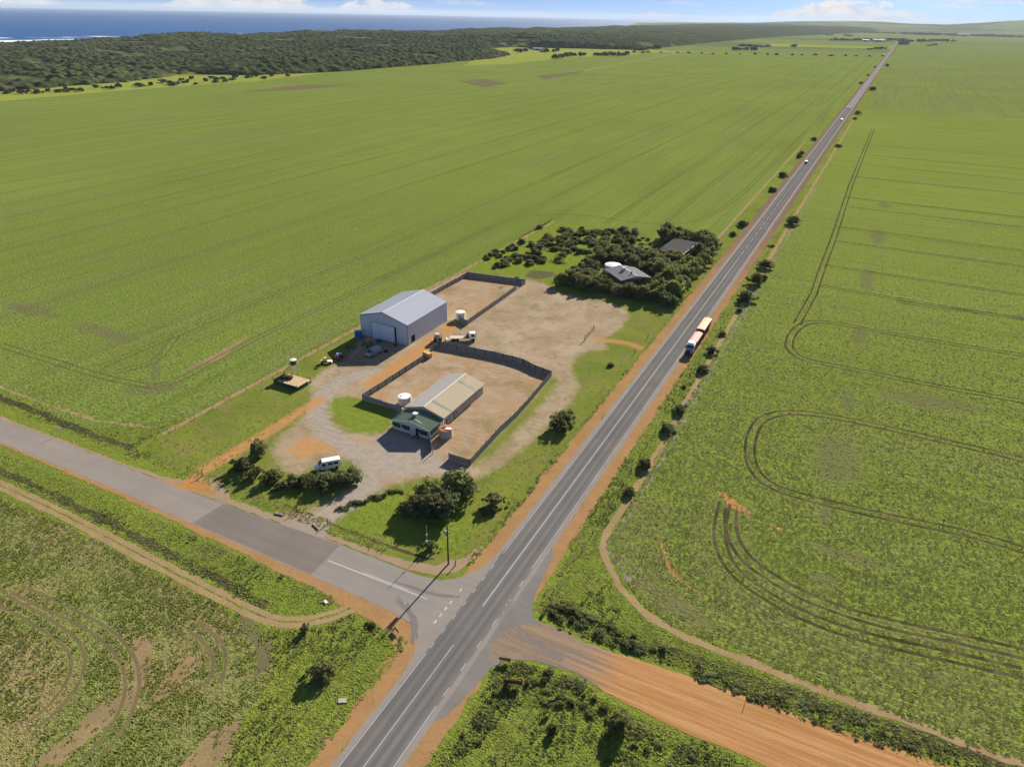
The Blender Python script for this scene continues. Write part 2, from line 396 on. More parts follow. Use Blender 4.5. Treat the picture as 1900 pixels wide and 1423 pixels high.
def mat_gravel_road():
    m, k = newmat('gravel_road'); p = k.pos(); x, y, z = k.sep(p)
    n2 = k.noise(p, 0.9, 4.0, 0.65); n3 = k.noise(p, 5.0, 2.0, 0.7)
    s1 = k.noise(k.comb(k.math('MULTIPLY', x, 0.05), k.math('MULTIPLY', k.math('SUBTRACT', y, k.math('MULTIPLY', x, 0.02)), 1.3), 4.0), 1.0, 4.0, 0.6)
    o = k.mix(k.step(s1, 0.38, 0.62), (0.34, 0.165, 0.058), (0.46, 0.255, 0.110))
    g = k.mix(k.step(s1, 0.4, 0.62), (0.175, 0.150, 0.128), (0.26, 0.20, 0.145))
    t = k.step(k.math('ADD', x, k.math('MULTIPLY', k.math('SUBTRACT', s1, 0.5), 16.0)), -26.0, -17.0)
    c = k.mix(t, g, o)
    c = k.mix(k.lin(n2, 0.35, 0.7, 0.0, 0.4), c, (0.36, 0.22, 0.11)); c = k.mix(k.lin(n3, 0.35, 0.7, 0.0, 0.28), c, (0.15, 0.085, 0.04))
    finish(k, c, 0.95, k.bump(k.math('ADD', s1, n3), 0.5, 0.12), spec=0.0)
mat_gravel_road()
def mat_asphalt(name, dark, light, lanes):
    m, k = newmat(name); p = k.pos(); x, y, z = k.sep(p)
    n1 = k.noise(p, 0.12, 4.0, 0.6); n2 = k.noise(p, 7.0, 2.0, 0.7)
    c = k.mix(k.step(n1, 0.3, 0.7), dark, light)
    if lanes:   # worn wheel paths: two to a lane, polished by traffic
        sx = k.noise(k.comb(k.math('MULTIPLY', x, 1.6), k.math('MULTIPLY', y, 0.012), 2.0), 1.0, 3.0, 0.6)
        u = k.math('SUBTRACT', x, -45.72)
        wv = k.math('ABSOLUTE', k.math('SINE', k.math('MULTIPLY', u, pi/1.75)))
        c = k.mix(k.math('MULTIPLY', k.step(wv, 0.3, 0.95), 0.55), c, tuple(a*0.68 for a in dark))
        c = k.mix(k.lin(sx, 0.4, 0.7, 0.0, 0.45), c, tuple(a*1.15 for a in light))
    else:
        sx = k.noise(k.comb(k.math('MULTIPLY', x, 0.02), k.math('MULTIPLY', y, 1.2), 2.0), 1.0, 3.0, 0.6)
        c = k.mix(k.lin(sx, 0.4, 0.7, 0.0, 0.4), c, tuple(a*0.82 for a in dark))
    c = k.mix(k.lin(n2, 0.35, 0.7, 0.0, 0.22), c, tuple(a*0.6 for a in dark))
    finish(k, c, 0.85, k.bump(n2, 0.25, 0.02), spec=0.0)
mat_asphalt('asphalt_main', (0.135, 0.131, 0.126), (0.170, 0.161, 0.152), True)
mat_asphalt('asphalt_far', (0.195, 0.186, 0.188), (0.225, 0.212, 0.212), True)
mat_asphalt('asphalt_side', (0.240, 0.214, 0.190), (0.275, 0.243, 0.212), False)
mat_asphalt('asphalt_patch', (0.175, 0.153, 0.136), (0.20, 0.174, 0.152), False)
mat_asphalt('asphalt_seal', (0.235, 0.216, 0.198), (0.26, 0.236, 0.212), False)
mat_asphalt('asphalt_apron', (0.175, 0.164, 0.154), (0.215, 0.196, 0.175), False)
simple('road_paint', (0.44, 0.43, 0.42), 0.9, spec=0.0, var=0.14, scale=0.7, dirt=(0.3, 0.28, 0.26, 0.5))

def mat_yard():
    m, k = newmat('yard_ground'); p = k.pos(); x, y, z = k.sep(p)
    n1 = k.noise(p, 0.09, 5.0, 0.62); n2 = k.noise(p, 0.6, 4.0, 0.65); n3 = k.noise(p, 3.2, 3.0, 0.7)
    nz = k.math('SUBTRACT', k.math('ADD', k.math('MULTIPLY', n2, 3.0), k.math('MULTIPLY', n3, 1.0)), 2.0)
    def A(name, soft=0.6, wander=1.0):
        return k.step(k.math('ADD', k.attr(name), k.math('MULTIPLY', nz, wander)), -soft, soft)
    # grass
    g = k.mix(k.step(n1, 0.35, 0.65), (0.130, 0.170, 0.028), (0.185, 0.210, 0.036))
    g = k.mix(k.math('MULTIPLY', k.step(k.noise(p, 0.22, 5.0, 0.65), 0.46, 0.66), 0.7), g, (0.21, 0.175, 0.072))
    g = k.mix(k.lin(n3, 0.35, 0.7, 0.0, 0.45), g, (0.085, 0.115, 0.02))
    lg = k.mix(k.step(n2, 0.35, 0.65), (0.125, 0.175, 0.021), (0.175, 0.215, 0.030))
    g = k.mix(A('lush', 3.0, 2.0), g, lg)
    # trampled earth
    swirl = k.noise(p, 0.2, 5.0, 0.7, 1.4)
    d = k.mix(k.step(n1, 0.35, 0.66), (0.30, 0.226, 0.145), (0.37, 0.295, 0.21))
    d = k.mix(k.math('MULTIPLY', k.step(swirl, 0.5, 0.68), 0.6), d, (0.20, 0.145, 0.078))
    d = k.mix(k.math('MULTIPLY', k.step(k.noise(p, 0.13, 5.0, 0.65), 0.48, 0.68), 0.7), d, (0.20, 0.18, 0.075))
    d = k.mix(k.lin(n3, 0.35, 0.72, 0.0, 0.25), d, (0.19, 0.145, 0.09))
    pen = A('pen', 1.0)
    pd = k.mix(k.step(swirl, 0.40, 0.62), (0.31, 0.245, 0.165), (0.335, 0.205, 0.105))
    pd = k.mix(k.math('MULTIPLY', k.step(k.noise(p, 0.16, 5.0, 0.7, 0.8), 0.5, 0.64), 0.7), pd, (0.36, 0.30, 0.225))
    pd = k.mix(k.math('MULTIPLY', k.step(n1, 0.50, 0.66), 0.65), pd, (0.17, 0.135, 0.052))
    d = k.mix(k.math('MULTIPLY', pen, 0.85), d, pd)
    gv = k.mix(k.step(n2, 0.35, 0.65), (0.275, 0.238, 0.198), (0.33, 0.288, 0.242))
    orr = k.mix(k.step(n2, 0.35, 0.65), (0.42, 0.225, 0.085), (0.37, 0.20, 0.08))
    c = k.mix(A('dirt', 1.6, 1.7), g, d)
    c = k.mix(k.math('MULTIPLY', A('gravel', 1.6, 1.0), 0.9), c, gv)
    c = k.mix(k.math('MULTIPLY', A('orange', 1.0, 0.9), 0.9), c, orr)
    c = k.mix(k.math('MULTIPLY', A('loam', 0.7, 1.0), 0.8), c, (0.085, 0.068, 0.05))
    # faint turning marks of tyres
    v = k.new('ShaderNodeTexWave', {'Vector': p, 'Scale': 0.16, 'Distortion': 9.0, 'Detail': 2.0, 'Detail Scale': 0.25}, wave_type='RINGS').outputs['Fac']
    c = k.mix(k.math('MULTIPLY', k.step(v, 0.86, 0.98), k.math('MULTIPLY', k.step(k.noise(p, 0.05, 2.0), 0.5, 0.62), 0.28)), c, (0.16, 0.12, 0.075))
    finish(k, c, 0.95, k.bump(k.math('ADD', n2, n3), 0.45, 0.15), spec=0.0)
mat_yard()

# ------------------------------------------------------------------ ground, paddocks, yard
COAST_X = -2290.0
sheet('ground', [(COAST_X+60, -400), (20000, -400), (60000, 30000), (60000, 60000), (-6000, 60000), (COAST_X+60, 12000)], 0.0, 'verge_grass')
FIELD_A = [(-59.5, 339), (-60.5, 1100), (-62, 2505), (-700, 2515)]+pts((1200, 100.5), (1086, 107), (1031, 110.5), (946, 120), (860, 123), (700, 132), (600, 136), (480, 150), (200, 170), (0, 188))+[(-900, 300), (-900, 92)]+\
    pts((0, 728), (60, 748), (110, 775), (160, 792), (230, 795), (300, 782), (345, 768))+[(-146.5, 105), (-146.2, 240), (-145.5, 339)]
_fa = wob(FIELD_A, 4.0, 0.9, 0.08, 1.0)
sheet('crop_field', _fa, 0.03, 'crop_west')
FIELD_B = pts((1133, 1000), (1140, 1040), (1165, 1085), (1200, 1125), (1250, 1160), (1320, 1192), (1400, 1222), (1500, 1265), (1620, 1310), (1760, 1365))+[(40, 92.5), (600, 96), (700, 1045), (-10, 1020), (-31.5, 1018), (-32.4, 560), (-32.6, 300), (-32.2, 170)]
_fb = wob(FIELD_B, 3.0, 0.5, 0.12, 2.0)
sheet('crop_field', _fb, 0.03, 'crop_east')
FIELD_C = [(-300, 59.5), (-160, 60.2)]+pts((180, 1003), (330, 1085), (420, 1135), (460, 1165), (490, 1205), (510, 1250), (478, 1300), (440, 1335), (428, 1423))+[(-60, 20), (-60, -60), (-300, -60)]
_fc = wob(FIELD_C, 2.0, 0.5, 0.15, 3.0)
sheet('crop_field', _fc, 0.03, 'crop_south')
sheet('crop_field', wob([(-31, 1026), (760, 1052), (2600, 1500), (5200, 4850), (-33, 4850)], 30, 3, 0.01, 4.0), 0.03, 'crop_far')
for j, (q, mt) in enumerate([
    ([(-62, 2560), (-62, 3050), (-790, 3050), (-780, 2560)], 'crop_far'),
    ([(-62, 3800), (-62, 4700), (-780, 4700), (-760, 3800)], 'crop_far'),
    ([(-62, 5300), (-62, 9000), (-560, 9000), (-640, 5300)], 'crop_far'),
    ([(-30, 5300), (6000, 5300), (7000, 8200), (-30, 8200)], 'crop_far')]):
    sheet('paddock', wob(q, 40, 4, 0.008, 6.0+j), 0.04, mt)

mat_soil('pasture_grass', (0.235, 0.275, 0.048), (0.21, 0.25, 0.042), (0.265, 0.275, 0.07), 0.08, 0.3)
for j, q in enumerate([pts((-40, 193), (0, 188.5), (200, 170.5), (480, 150.5), (600, 136.5), (640, 134), (560, 138), (480, 139), (400, 133), (340, 138), (240, 150), (80, 163), (-40, 172)), pts((945, 119.5), (1030, 110), (1086, 106.5), (1200, 100), (1190, 92), (1130, 91), (1060, 87), (940, 84), (900, 100), (880, 112), (860, 122)), pts((1185, 99.5), (1262, 97), (1640, 108), (1650, 100), (1400, 92), (1262, 88), (1200, 92)), pts((1400, 86), (1655, 91), (1662, 84), (1440, 81))]):
    sheet('pasture', wob(q, 14, 3.0, 0.02, 40+j), 0.035, 'pasture_grass')
YX0, YX1, YY0, YY1 = -146.0, -54.0, 86.0, 338.5
def build_yard():
    dx = 1.0; nx = int((YX1-YX0)/dx)+1; ny = int((YY1-YY0)/dx)+1
    X, Y = np.meshgrid(np.linspace(YX0, YX1, nx), np.linspace(YY0, YY1, ny)); P = np.stack([X.ravel(), Y.ravel()], 1)
    D = pts((574, 712), (598, 688), (640, 668), (668, 632), (668, 590), (860, 505), (985, 520), (1012, 527), (1040, 545), (1120, 560), (1160, 572), (1168, 590), (1148, 612), (1118, 630), (1128, 648), (1085, 652), (1062, 672), (1062, 690), (1074, 715), (1060, 745), (1022, 785), (977, 825), (932, 862), (887, 888), (840, 886), (780, 886), (720, 904), (660, 936), (612, 967), (585, 990), (540, 982), (558, 956), (590, 938), (640, 914), (668, 900), (690, 880), (670, 850), (600, 856), (555, 880), (525, 868), (505, 838), (515, 812), (545, 790), (572, 765), (582, 740))
    dirt = sd_poly(P, D)
    isl = sd_poly(P, pts((605, 742), (640, 734), (700, 745), (738, 757), (730, 786), (715, 800), (690, 807), (640, 801), (612, 779)))
    strip = sd_poly(P, pts((1024, 696), (1038, 708), (1010, 745), (960, 798), (922, 838), (880, 864), (872, 858), (930, 797), (985, 742)))
    dirt = np.minimum(dirt, np.minimum(-isl, -strip))
    pen = np.maximum(sd_poly(P, pts((675, 738), (811, 651), (958, 668), (1020, 694), (985, 742), (930, 797), (872, 860), (803, 842), (798, 815))), sd_poly(P, [(-139, 194), (-139, 237), (-114.5, 241), (-113.6, 193)]))
    grav = 2.6-sd_line(P, smoothline(pts((705, 690), (650, 697), (610, 720), (590, 750), (588, 780), (615, 810), (660, 838), (690, 868), (684, 902), (645, 932), (588, 972))))
    grav = np.maximum(grav, sd_poly(P, pts((690, 815), (730, 800), (800, 835), (850, 880), (790, 878), (720, 885), (695, 860))))
    orng = 1.75-sd_line(P, pts((300, 915), (360, 884), (480, 812), (592, 742)))
    orng = np.maximum(orng, 2.6-sd_line(P, pts((690, 712), (730, 684), (775, 652), (845, 602))))
    orng = np.maximum(orng, 1.5-sd_line(P, pts((1112, 630), (1160, 636), (1210, 652))))
    orng = np.maximum(orng, sd_poly(P, pts((508, 838), (560, 795), (620, 812), (660, 845), (590, 852), (550, 872)))-2.8)
    loam = np.maximum(sd_poly(P, pts((985, 501), (1030, 505), (1028, 514), (1000, 519), (972, 513)))-0.3, sd_poly(P, pts((915, 530), (945, 527), (938, 541), (915, 540)))-2.0)
    lush = np.maximum(sd_poly(P, pts((850, 500), (1016, 408), (1165, 432), (1042, 537), (985, 515)))-0.5, np.maximum(sd_poly(P, pts((600, 970), (660, 935), (760, 900), (830, 905), (900, 950), (840, 1035))), isl))
    V = np.column_stack([P, np.full(len(P), 0.0075)])
    i = np.arange(nx*ny).reshape(ny, nx)
    F = np.stack([i[:-1, :-1], i[:-1, 1:], i[1:, 1:], i[1:, :-1]], -1).reshape(-1, 4)
    me = fastmesh('yard', V, F, 'yard_ground')
    for nme, a in (('dirt', dirt), ('pen', pen), ('gravel', grav), ('orange', orng), ('loam', loam), ('lush', lush)):
        at_ = me.attributes.new(nme, 'FLOAT', 'POINT'); at_.data.foreach_set('value', a.astype(np.float32))
    tag(link(bpy.data.objects.new('yard', me)), kind='structure')
    return P, dirt, D
YARD_P, YARD_DIRT, YARD_D = build_yard()

# ------------------------------------------------------------------ roads
XC = -45.72; XL = -48.95; XR = -42.0
JX = pts((985, 1150))[0]
road = sheet('main_road', [(XL-1.0, -300), (XR+1.0, -300), (XR+1.0, 1038), (XL-1.0, 1038)], 0.10, 'asphalt_main')
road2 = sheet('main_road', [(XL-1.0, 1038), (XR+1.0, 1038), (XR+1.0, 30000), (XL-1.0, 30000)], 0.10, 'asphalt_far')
for sgn, x0, w in ((-1, XL-0.9, 3.2), (1, XR+0.9, 3.1)):
    for ys, mt, wv in ((np.arange(-40, 262, 1.6), 'shoulder_gravel', .9), (np.arange(260, 1040, 6), 'shoulder_gravel', .7), (np.arange(1030, 30000, 160), 'shoulder_dull', 0)):
        ribbon('road_shoulder', [([(x0+sgn*w/2, y) for y in ys], w, 0.0, wv)], 0.055 if ys[0] < 200 else 0.052, mt)
    e = XL if sgn < 0 else XR
    ribbon('sealed_strip', [([(e+sgn*.62, y) for y in np.arange(-60, 1038, 3.0)], .9, 0.0, .16)], 0.104, 'asphalt_seal', parent=road)
# side road to the west with its flared mouth
side_n = [(-2200, 82.2), (-187, 80.2), (-150, 81.0), (-124, 81.2), (-97, 82.2), (-78, 83.2), (-62, 83.0), (-56, 83.9), (-52.8, 86.5), (-50.6, 91), (-49.8, 96)]
side_s = [(-49.8, 60), (-50.4, 66), (-52.0, 70.3), (-55, 72.4), (-59, 73.2), (-75, 73.4), (-104, 73.6), (-138, 74.2), (-176, 73.6), (-2200, 75)]
sr = sheet('side_road', wob(side_n+side_s, 1.5, 0.22, 0.5, 8.0), 0.085, 'asphalt_side')
xa, xb = -110.5, -78.5
sheet('resealed_patch', wob([(xa, 73.9), (xb, 73.7), (xb-0.6, 82.9), (xa+0.6, 81.6)], 2, 0.08, 0.5, 2.0), 0.092, 'asphalt_patch', parent=sr)
sheet('resealed_patch', [(xb, 73.7), (-60, 73.6), (-57, 74.2), (-52.0, 77.5), (-50.0, 79), (-50.0, 85), (-53.2, 85), (-57, 83.2), (xb-0.6, 82.9)], 0.094, 'asphalt_seal', parent=sr)
sheet('shoulder_west', wob([(-400, 81.6), (-187, 80.2), (-150, 80.9), (-124, 81.4), (-97, 82.4), (-78, 83.4), (-63, 83.4), (-57.4, 84.6), (-54.4, 87.6), (-53.2, 92), (-53.6, 97), (-55.4, 91.5), (-59, 87.0), (-65, 85.2), (-78, 84.7), (-88, 84.4), (-92, 86.5), (-97, 86.2), (-98, 84.0), (-110, 83.8), (-113, 86.5), (-119, 87.5), (-122, 84.0), (-130, 82.4), (-140, 81.9), (-187, 81.1), (-400, 82.3)], 1.2, 0.5, 0.6, 3.0), 0.06, 'pale_shoulder').name = 'road_shoulder'
sheet('shoulder_south', wob([(-400, 74.5), (-138, 74.6), (-104, 74.0), (-75, 73.8), (-59, 73.5), (-54.5, 72.2), (-51.5, 69.5), (-52.6, 64), (-54.6, 60), (-53.8, 66), (-56.5, 69.0), (-62, 70.0), (-68, 70.4), (-75, 71.0), (-85, 71.6), (-104, 72.2), (-138, 73.1), (-400, 73.0)], 1.5, 0.5, 0.5, 5.0), 0.06, 'shoulder_gravel').name = 'road_shoulder'
# bitumen apron and gravel road to the east
sheet('road_apron', wob([(-41.3, 57.5), (-39.6, 59.5), (-38.4, 66), (-38.0, 70.6), (-36.0, 73.6), (-32, 75.4), (-25, 76.4), (-21.5, 78.5), (-22.5, 82.6), (-29.5, 83.4), (-36.2, 83.6), (-38.0, 86.5), (-38.8, 92), (-39.6, 100), (-41.3, 103)], 1.5, 0.25, 0.4, 9.0), 0.082, 'asphalt_apron')
sheet('gravel_road', wob([(-39.2, 72.6), (-36.0, 74.0), (-32, 75.6), (-25, 76.4), (-18.8, 75.0), (-8, 74.0), (4, 74.2), (200, 78), (200, 91), (24.7, 86.4), (13.7, 85.6), (1.9, 84.7), (-11, 84.2), (-22.8, 83.0), (-29.5, 83.2), (-34.6, 83.4), (-37.2, 81.5), (-39.5, 79), (-40.2, 75)], 1.5, 0.3, 0.4, 10.0), 0.088, 'gravel_road')

sheet('driveway', wob(pts((538, 972), (560, 952), (618, 962), (606, 984), (600, 1002), (570, 1000), (530, 984), (500, 968)), 0.7, 0.45, 0.7, 12.0), 0.066, 'drive_gravel')
sheet('driveway', wob(pts((335, 898), (352, 882), (376, 884), (392, 900), (398, 918), (365, 914), (320, 906), (290, 890)), 0.7, 0.45, 0.7, 13.0), 0.066, 'orange_gravel')
# painted lines: each a part of its road
def line_part(name, x, y0, y1, w=0.11, z=0.118, parent=road):
    z *= 0.25
    n = max(1, int((y1-y0)/60)); mb = MB()
    for i in range(n):
        a, b = y0+(y1-y0)*i/n, y0+(y1-y0)*(i+1)/n
        mb.add([(x-w/2, a, z), (x+w/2, a, z), (x+w/2, b, z), (x-w/2, b, z)], [(0, 1, 2, 3)])
    return mb.build(name, 'road_paint', parent)
line_part('edge_line', XL, -60, 68.3); line_part('edge_line', XL, 96, 1038)
line_part('edge_line', XR, -60, 60.5); line_part('edge_line', XR, 95, 1038)
for y in (69.5+3.6*i for i in range(7)): line_part('edge_dash', XL, y, y+1.3)
for y in (62.5+5.4*i for i in range(6)): line_part('edge_dash', XR, y, y+1.7)
line_part('centre_line', XC-0.09, -60, 72.0, 0.10); line_part('centre_line', XC+0.12, 30, 47.0, 0.10); line_part('centre_line', XC+0.12, -60, 22, 0.10)
line_part('centre_line', XC, 82, 320, 0.16)
for y in range(326, 1030, 12): line_part('centre_dash', XC, y, y+5.5, 0.14)
for x, w in ((XL, 0.32), (XC-0.5, 0.2), (XC+0.6, 0.2), (XR, 0.32)): line_part('edge_line' if w > .3 else 'centre_line', x, 1038.5, 5200, w, 0.13, road2)
MB().box(XL-0.9, XR+0.9, 1037, 1041, 0.027, 0.030).build('start_band', 'road_paint', road2)
for i in range(6):
    x, y = -51.3, 74.4+1.75*i
    MB().add([(x-0.15, y, .030), (x+0.15, y, .030), (x+0.15, y+0.85, .030), (x-0.15, y+0.85, .030)], [(0, 1, 2, 3)]).build('give_way_dash', 'road_paint', sr)
MB().add([(-78.2, 78.15, .0295), (-55.5, 78.65, .0295), (-55.5, 78.85, .0295), (-78.2, 78.4, .0295)], [(0, 1, 2, 3)]).build('centre_line', 'road_paint', sr)
MB().add([(-70, 78.75, .0295), (-60, 78.95, .0295), (-60, 79.07, .0295), (-70, 78.88, .0295)], [(0, 1, 2, 3)]).build('centre_line', 'road_paint', sr)
# tyre scuffs fanning through the junction
def mat_scuff():
    m, k = newmat('tyre_scuff'); finish(k, (0.165, 0.152, 0.140), 0.9, spec=0.0)
mat_scuff()
rs = random.Random(4); sc = []
for i in range(9):
    a = (-51.5-rs.uniform(0, 2), 68.5+rs.uniform(0, 2)); b = (-52.5-rs.uniform(0, 4), 73+rs.uniform(0, 1.2)); c = (-58-rs.uniform(0, 3), 75.2+rs.uniform(0, 2.0))
    if i < 6: sc.append((smoothline([a, b, c]), rs.uniform(.2, .4), 0, .12))
    else:
        y = 79.5+rs.uniform(0, 2.8); sc.append((smoothline([(-62+rs.uniform(-3, 3), y), (-55, y+.3), (-50.6, y+2.2)]), rs.uniform(.2, .4), 0, .12))
ribbon('tyre_marks', sc, 0.116, 'tyre_scuff', parent=sr)
sc = [(smoothline([(-42.2, 88-1.2*i), (-40.4, 82-1.0*i), (-36, 79.6-.6*i), (-28, 78.6-.3*i)]), .22, 0, .15) for i in range(5)]
ribbon('tyre_marks', sc, 0.116, 'tyre_scuff', parent=road)

# ------------------------------------------------------------------ farm tracks and wheel marks
TR_A, TR_B, TR_C = [], [], []          # centre lines of tramline pairs
for px in ((0, 588), (0, 521), (0, 468)): TR_A.append([(at(*px)[0], 118), (at(*px)[0], 2480)])
for i in range(1, 21):
    x = at(0, 468)[0]-27.5*i
    TR_A.append([(x, 115), (x, 2400)])
TR_A += [resample(smoothline(pts((0, 640), (70, 662), (140, 684), (210, 704), (250, 712), (290, 717), (330, 707), (392, 672), (475, 628)))+[(-166, 300), (-166, 2480)], 6),
         resample([(-193, 112), (-193, 2480)], 40),
         smoothline(pts((215, 690), (250, 682), (290, 672))+[(-193, 140)]),
         smoothline(pts((700, 520), (770, 487), (860, 445), (905, 423), (946, 408), (990, 400), (1040, 397), (1092, 400), (1146, 409), (1200, 415), (1260, 417), (1310, 405), (1345, 385))+[(-68, 520), (-68, 2480)])]
TR_A += [[(x, 345), (x, 2480)] for x in (-92, -119)]
TR_B += [smoothline(pts((1900, 659), (1709, 630), (1585, 606), (1524, 596), (1493, 599), (1471, 616), (1462, 640), (1471, 656), (1502, 671), (1585, 685), (1709, 711), (1900, 745))),
         smoothline(pts((1900, 853), (1709, 808), (1554, 774), (1477, 764), (1434, 768), (1406, 783), (1393, 812), (1390, 845), (1400, 876), (1431, 904), (1524, 931), (1647, 959), (1802, 990), (1900, 1020))),
         smoothline(pts((1345, 932), (1333, 985), (1341, 1028), (1368, 1068), (1410, 1097), (1460, 1128), (1510, 1150), (1580, 1175), (1650, 1193), (1720, 1208), (1810, 1228), (1900, 1250))),
         pts((1663, 560), (1900, 591)), pts((1620, 240), (1578, 346), (1547, 442), (1525, 500), (1510, 545), (1478, 602))]
for q in ((1583, 328), (1569, 366), (1574, 384), (1547, 420), (1549, 447), (1529, 492), (1518, 530), (1600, 268), (1610, 288), (1600, 306)):
    x, y = at(*q); TR_B.append([(x, y), (x+40, y-1.0), (420, y+1)])
TR_B += [resample([(p[0]+dx, p[1]+dy) for p in TR_B[2][4:]], 3) for dx, dy in ((1.2, 5.0),)]
TR_B[0] = [(420, TR_B[0][0][1]+3)]+TR_B[0]+[(420, TR_B[0][-1][1]-3)]
TR_C += [smoothline(pts((0, 1110), (71, 1148), (119, 1180), (143, 1207), (146, 1235), (134, 1270), (98, 1315), (59, 1345))),
         smoothline(pts((30, 1092), (115, 1132), (170, 1158), (210, 1187), (232, 1214), (245, 1242), (246, 1284), (230, 1329), (200, 1374), (155, 1420))),
         smoothline(pts((357, 1160), (401, 1193), (410, 1232), (398, 1267)))]
def pair(ln, gap=1.15, w=0.8): return [(resample(ln, 3.0) if math.dist(ln[0], ln[-1]) < 400 or len(ln) > 8 else ln, w, s*gap, 0.10) for s in (-1, 1)]
ribbon('wheel_tracks', [r for l in TR_A for r in pair(l, w=0.5)], 0.05, 'crop_gap')
ribbon('wheel_tracks', [r for l in TR_B for r in pair(l)], 0.05, 'wheel_soil_shaded')
ribbon('wheel_tracks', [r for l in TR_C for r in pair(l, 1.0, 0.55)], 0.05, 'soft_track')
ribbon('wheel_tracks', [(resample(pts((560, 1268), (640, 1215), (760, 1150))[:2], 2), .35, s*1.0, .1) for s in (-1, 1)], 0.05, 'wheel_soil_shaded')
# tan tracks: paddock edges
TAN = [smoothline(pts((0, 900), (100, 945), (200, 998), (300, 1050), (400, 1102), (470, 1138), (520, 1155), (580, 1152), (640, 1134), (668, 1118)))]
ribbon('farm_track', [(resample([(-400, 63.5)]+TAN[0], 1.5), 1.15, 0.75, 0.35), (resample([(-400, 63.5)]+TAN[0], 1.5), 1.15, -0.75, 0.35)], 0.045, 'tan_track')
TANB = smoothline([(-33.1, 1000), (-33.3, 600), (-33.4, 400), (-33.2, 264), (-32.8, 193), (-32.0, 144), (-32.6, 118), (-33.0, 108)]+pts((1140, 1072), (1165, 1108), (1215, 1152), (1280, 1186), (1350, 1212), (1430, 1243), (1520, 1280), (1650, 1326), (1800, 1382), (1900, 1418)))
ribbon('farm_track', [(resample(TANB, 2.0), 1.5, 0.0, 0.7)], 0.045, 'tan_track')
ribbon('stubble_line', [(resample([(-31.0, 500), (-31.0, 264), (-30.6, 193), (-30.2, 144), (-30.6, 120), (-31.4, 108)]+pts((1150, 1050), (1170, 1082)), 1.5), 0.6, 0.0, 0.7)], 0.05, 'stubble_line')
TANA = [(-145.2, 95), (-145.0, 130), (-144.6, 200), (-143.6, 336)]
ribbon('farm_track', [(resample(TANA, 2.0), 1.6, 0.0, 0.7)], 0.052, 'tan_track')
ribbon('farm_track', [(resample([(-61.0, 345), (-61.2, 420), (-61.0, 700)], 3.0), 1.2, 0.0, 0.5)], 0.052, 'tan_track')
ribbon('farm_track', [(pts((1085, 132), (1255, 99)), 7.0, 0.0, 0.6)], 0.06, 'tan_track')
ribbon('farm_track', [([(-35, 4900), (600, 4960), (2300, 5000)], 14.0, 0, 0)], 0.06, 'tan_track')
ribbon('farm_track', [([(-62, 2540), (-700, 2550)], 9.0, 0, 0)], 0.06, 'bare_soil')
# drill rows bending round the headland corner
ROW_B = resample(TANB[len(TANB)//2-12:], 2.0); ROW_O = (2.4, 3.3, 4.2, 5.2, 6.3, 7.5, 8.8, 10.2, 11.8)
ribbon('seed_rows', [(ROW_B, .3, o, .1) for o in ROW_O], 0.047, 'bare_soil')
ROW_T = (2.7, 3.7, 4.8, 6.0)
ribbon('seed_rows', [(resample(TR_B[2], 2.5), .3, s_*o, .1) for o in ROW_T for s_ in (-1, 1)], 0.047, 'bare_soil')
ribbon('seed_rows', [(resample(smoothline([(-150, 58.6), (-110, 58.4), (-90, 57.6), (-82, 55.2), (-77, 51.5), (-73.5, 47)]), 2.0), .14, -o, .06) for o in (0, .8, 1.6, 2.5, 3.4, 4.4)], 0.047, 'bare_soil')
# bare ground inside the crops
BARE = [('bare_straw', pts((335, 690), (400, 655), (470, 618), (405, 668))),
        ('bare_straw', pts((244, 1188), (268, 1178), (284, 1190), (280, 1250), (262, 1290), (215, 1330), (150, 1385), (110, 1423), (55, 1423), (120, 1368), (180, 1312), (238, 1285))),
        ('bare_straw', pts((345, 1215), (375, 1222), (345, 1262), (290, 1305), (255, 1320), (300, 1270))), ('bare_straw', pts((400, 1350), (455, 1330), (425, 1380), (400, 1423), (330, 1423))),
        ('bare_soil', pts((430, 1120), (470, 1150), (505, 1195), (500, 1235), (470, 1262), (480, 1215), (455, 1170))),
        ('orange_gravel', pts((1328, 910), (1345, 915), (1372, 935), (1398, 952), (1385, 955), (1352, 940))), ('orange_gravel', pts((1420, 970), (1452, 980), (1450, 985), (1425, 975))),
        ('orange_gravel', pts((1219, 990), (1224, 990), (1245, 1050), (1275, 1080), (1312, 1115), (1268, 1083), (1240, 1060)))]
for j, (mt, q) in enumerate(BARE): sheet('bare_patch', wob(q, 0.8, 0.45, 0.6, j*1.3), 0.042, mt)
for j, q in enumerate([pts((850, 152), (900, 147), (942, 155), (900, 163)), pts((995, 142), (1060, 135), (1085, 131), (1075, 137), (1010, 148)), pts((440, 172), (560, 158), (660, 158), (560, 167))]):
    sheet('bare_patch', wob(q, 8, 4, 0.03, 20+j), 0.042, 'bare_soil')
# drain and weedy banks
DITCH = [('ditch_weeds', [(-300, 66.8), (-150, 66.6), (-125, 66.0), (-100, 65.0), (-85, 64.3), (-80, 63.2)], 1.8), ('ditch_weeds', [(-300, 87.5), (-180, 87.0), (-160, 86.4), (-146, 87.2)], 2.0), ('ditch_weeds', [(-98, 87.6), (-80, 87.2), (-66, 87.4), (-60, 88.4)], 0.7),
         ('ditch_weeds', [(-16, 87.8), (-5, 88.2), (5, 88.6), (30, 90.0), (60, 92)], 2.4), ('tan_track', [(-300, 91.2), (-190, 90.6), (-165, 91.5), (-150, 96)], 1.0)]
for mt, ln, w in DITCH: ribbon('drain', [(resample(ln, 1.2), w, 0, 0.9)], 0.04, mt)

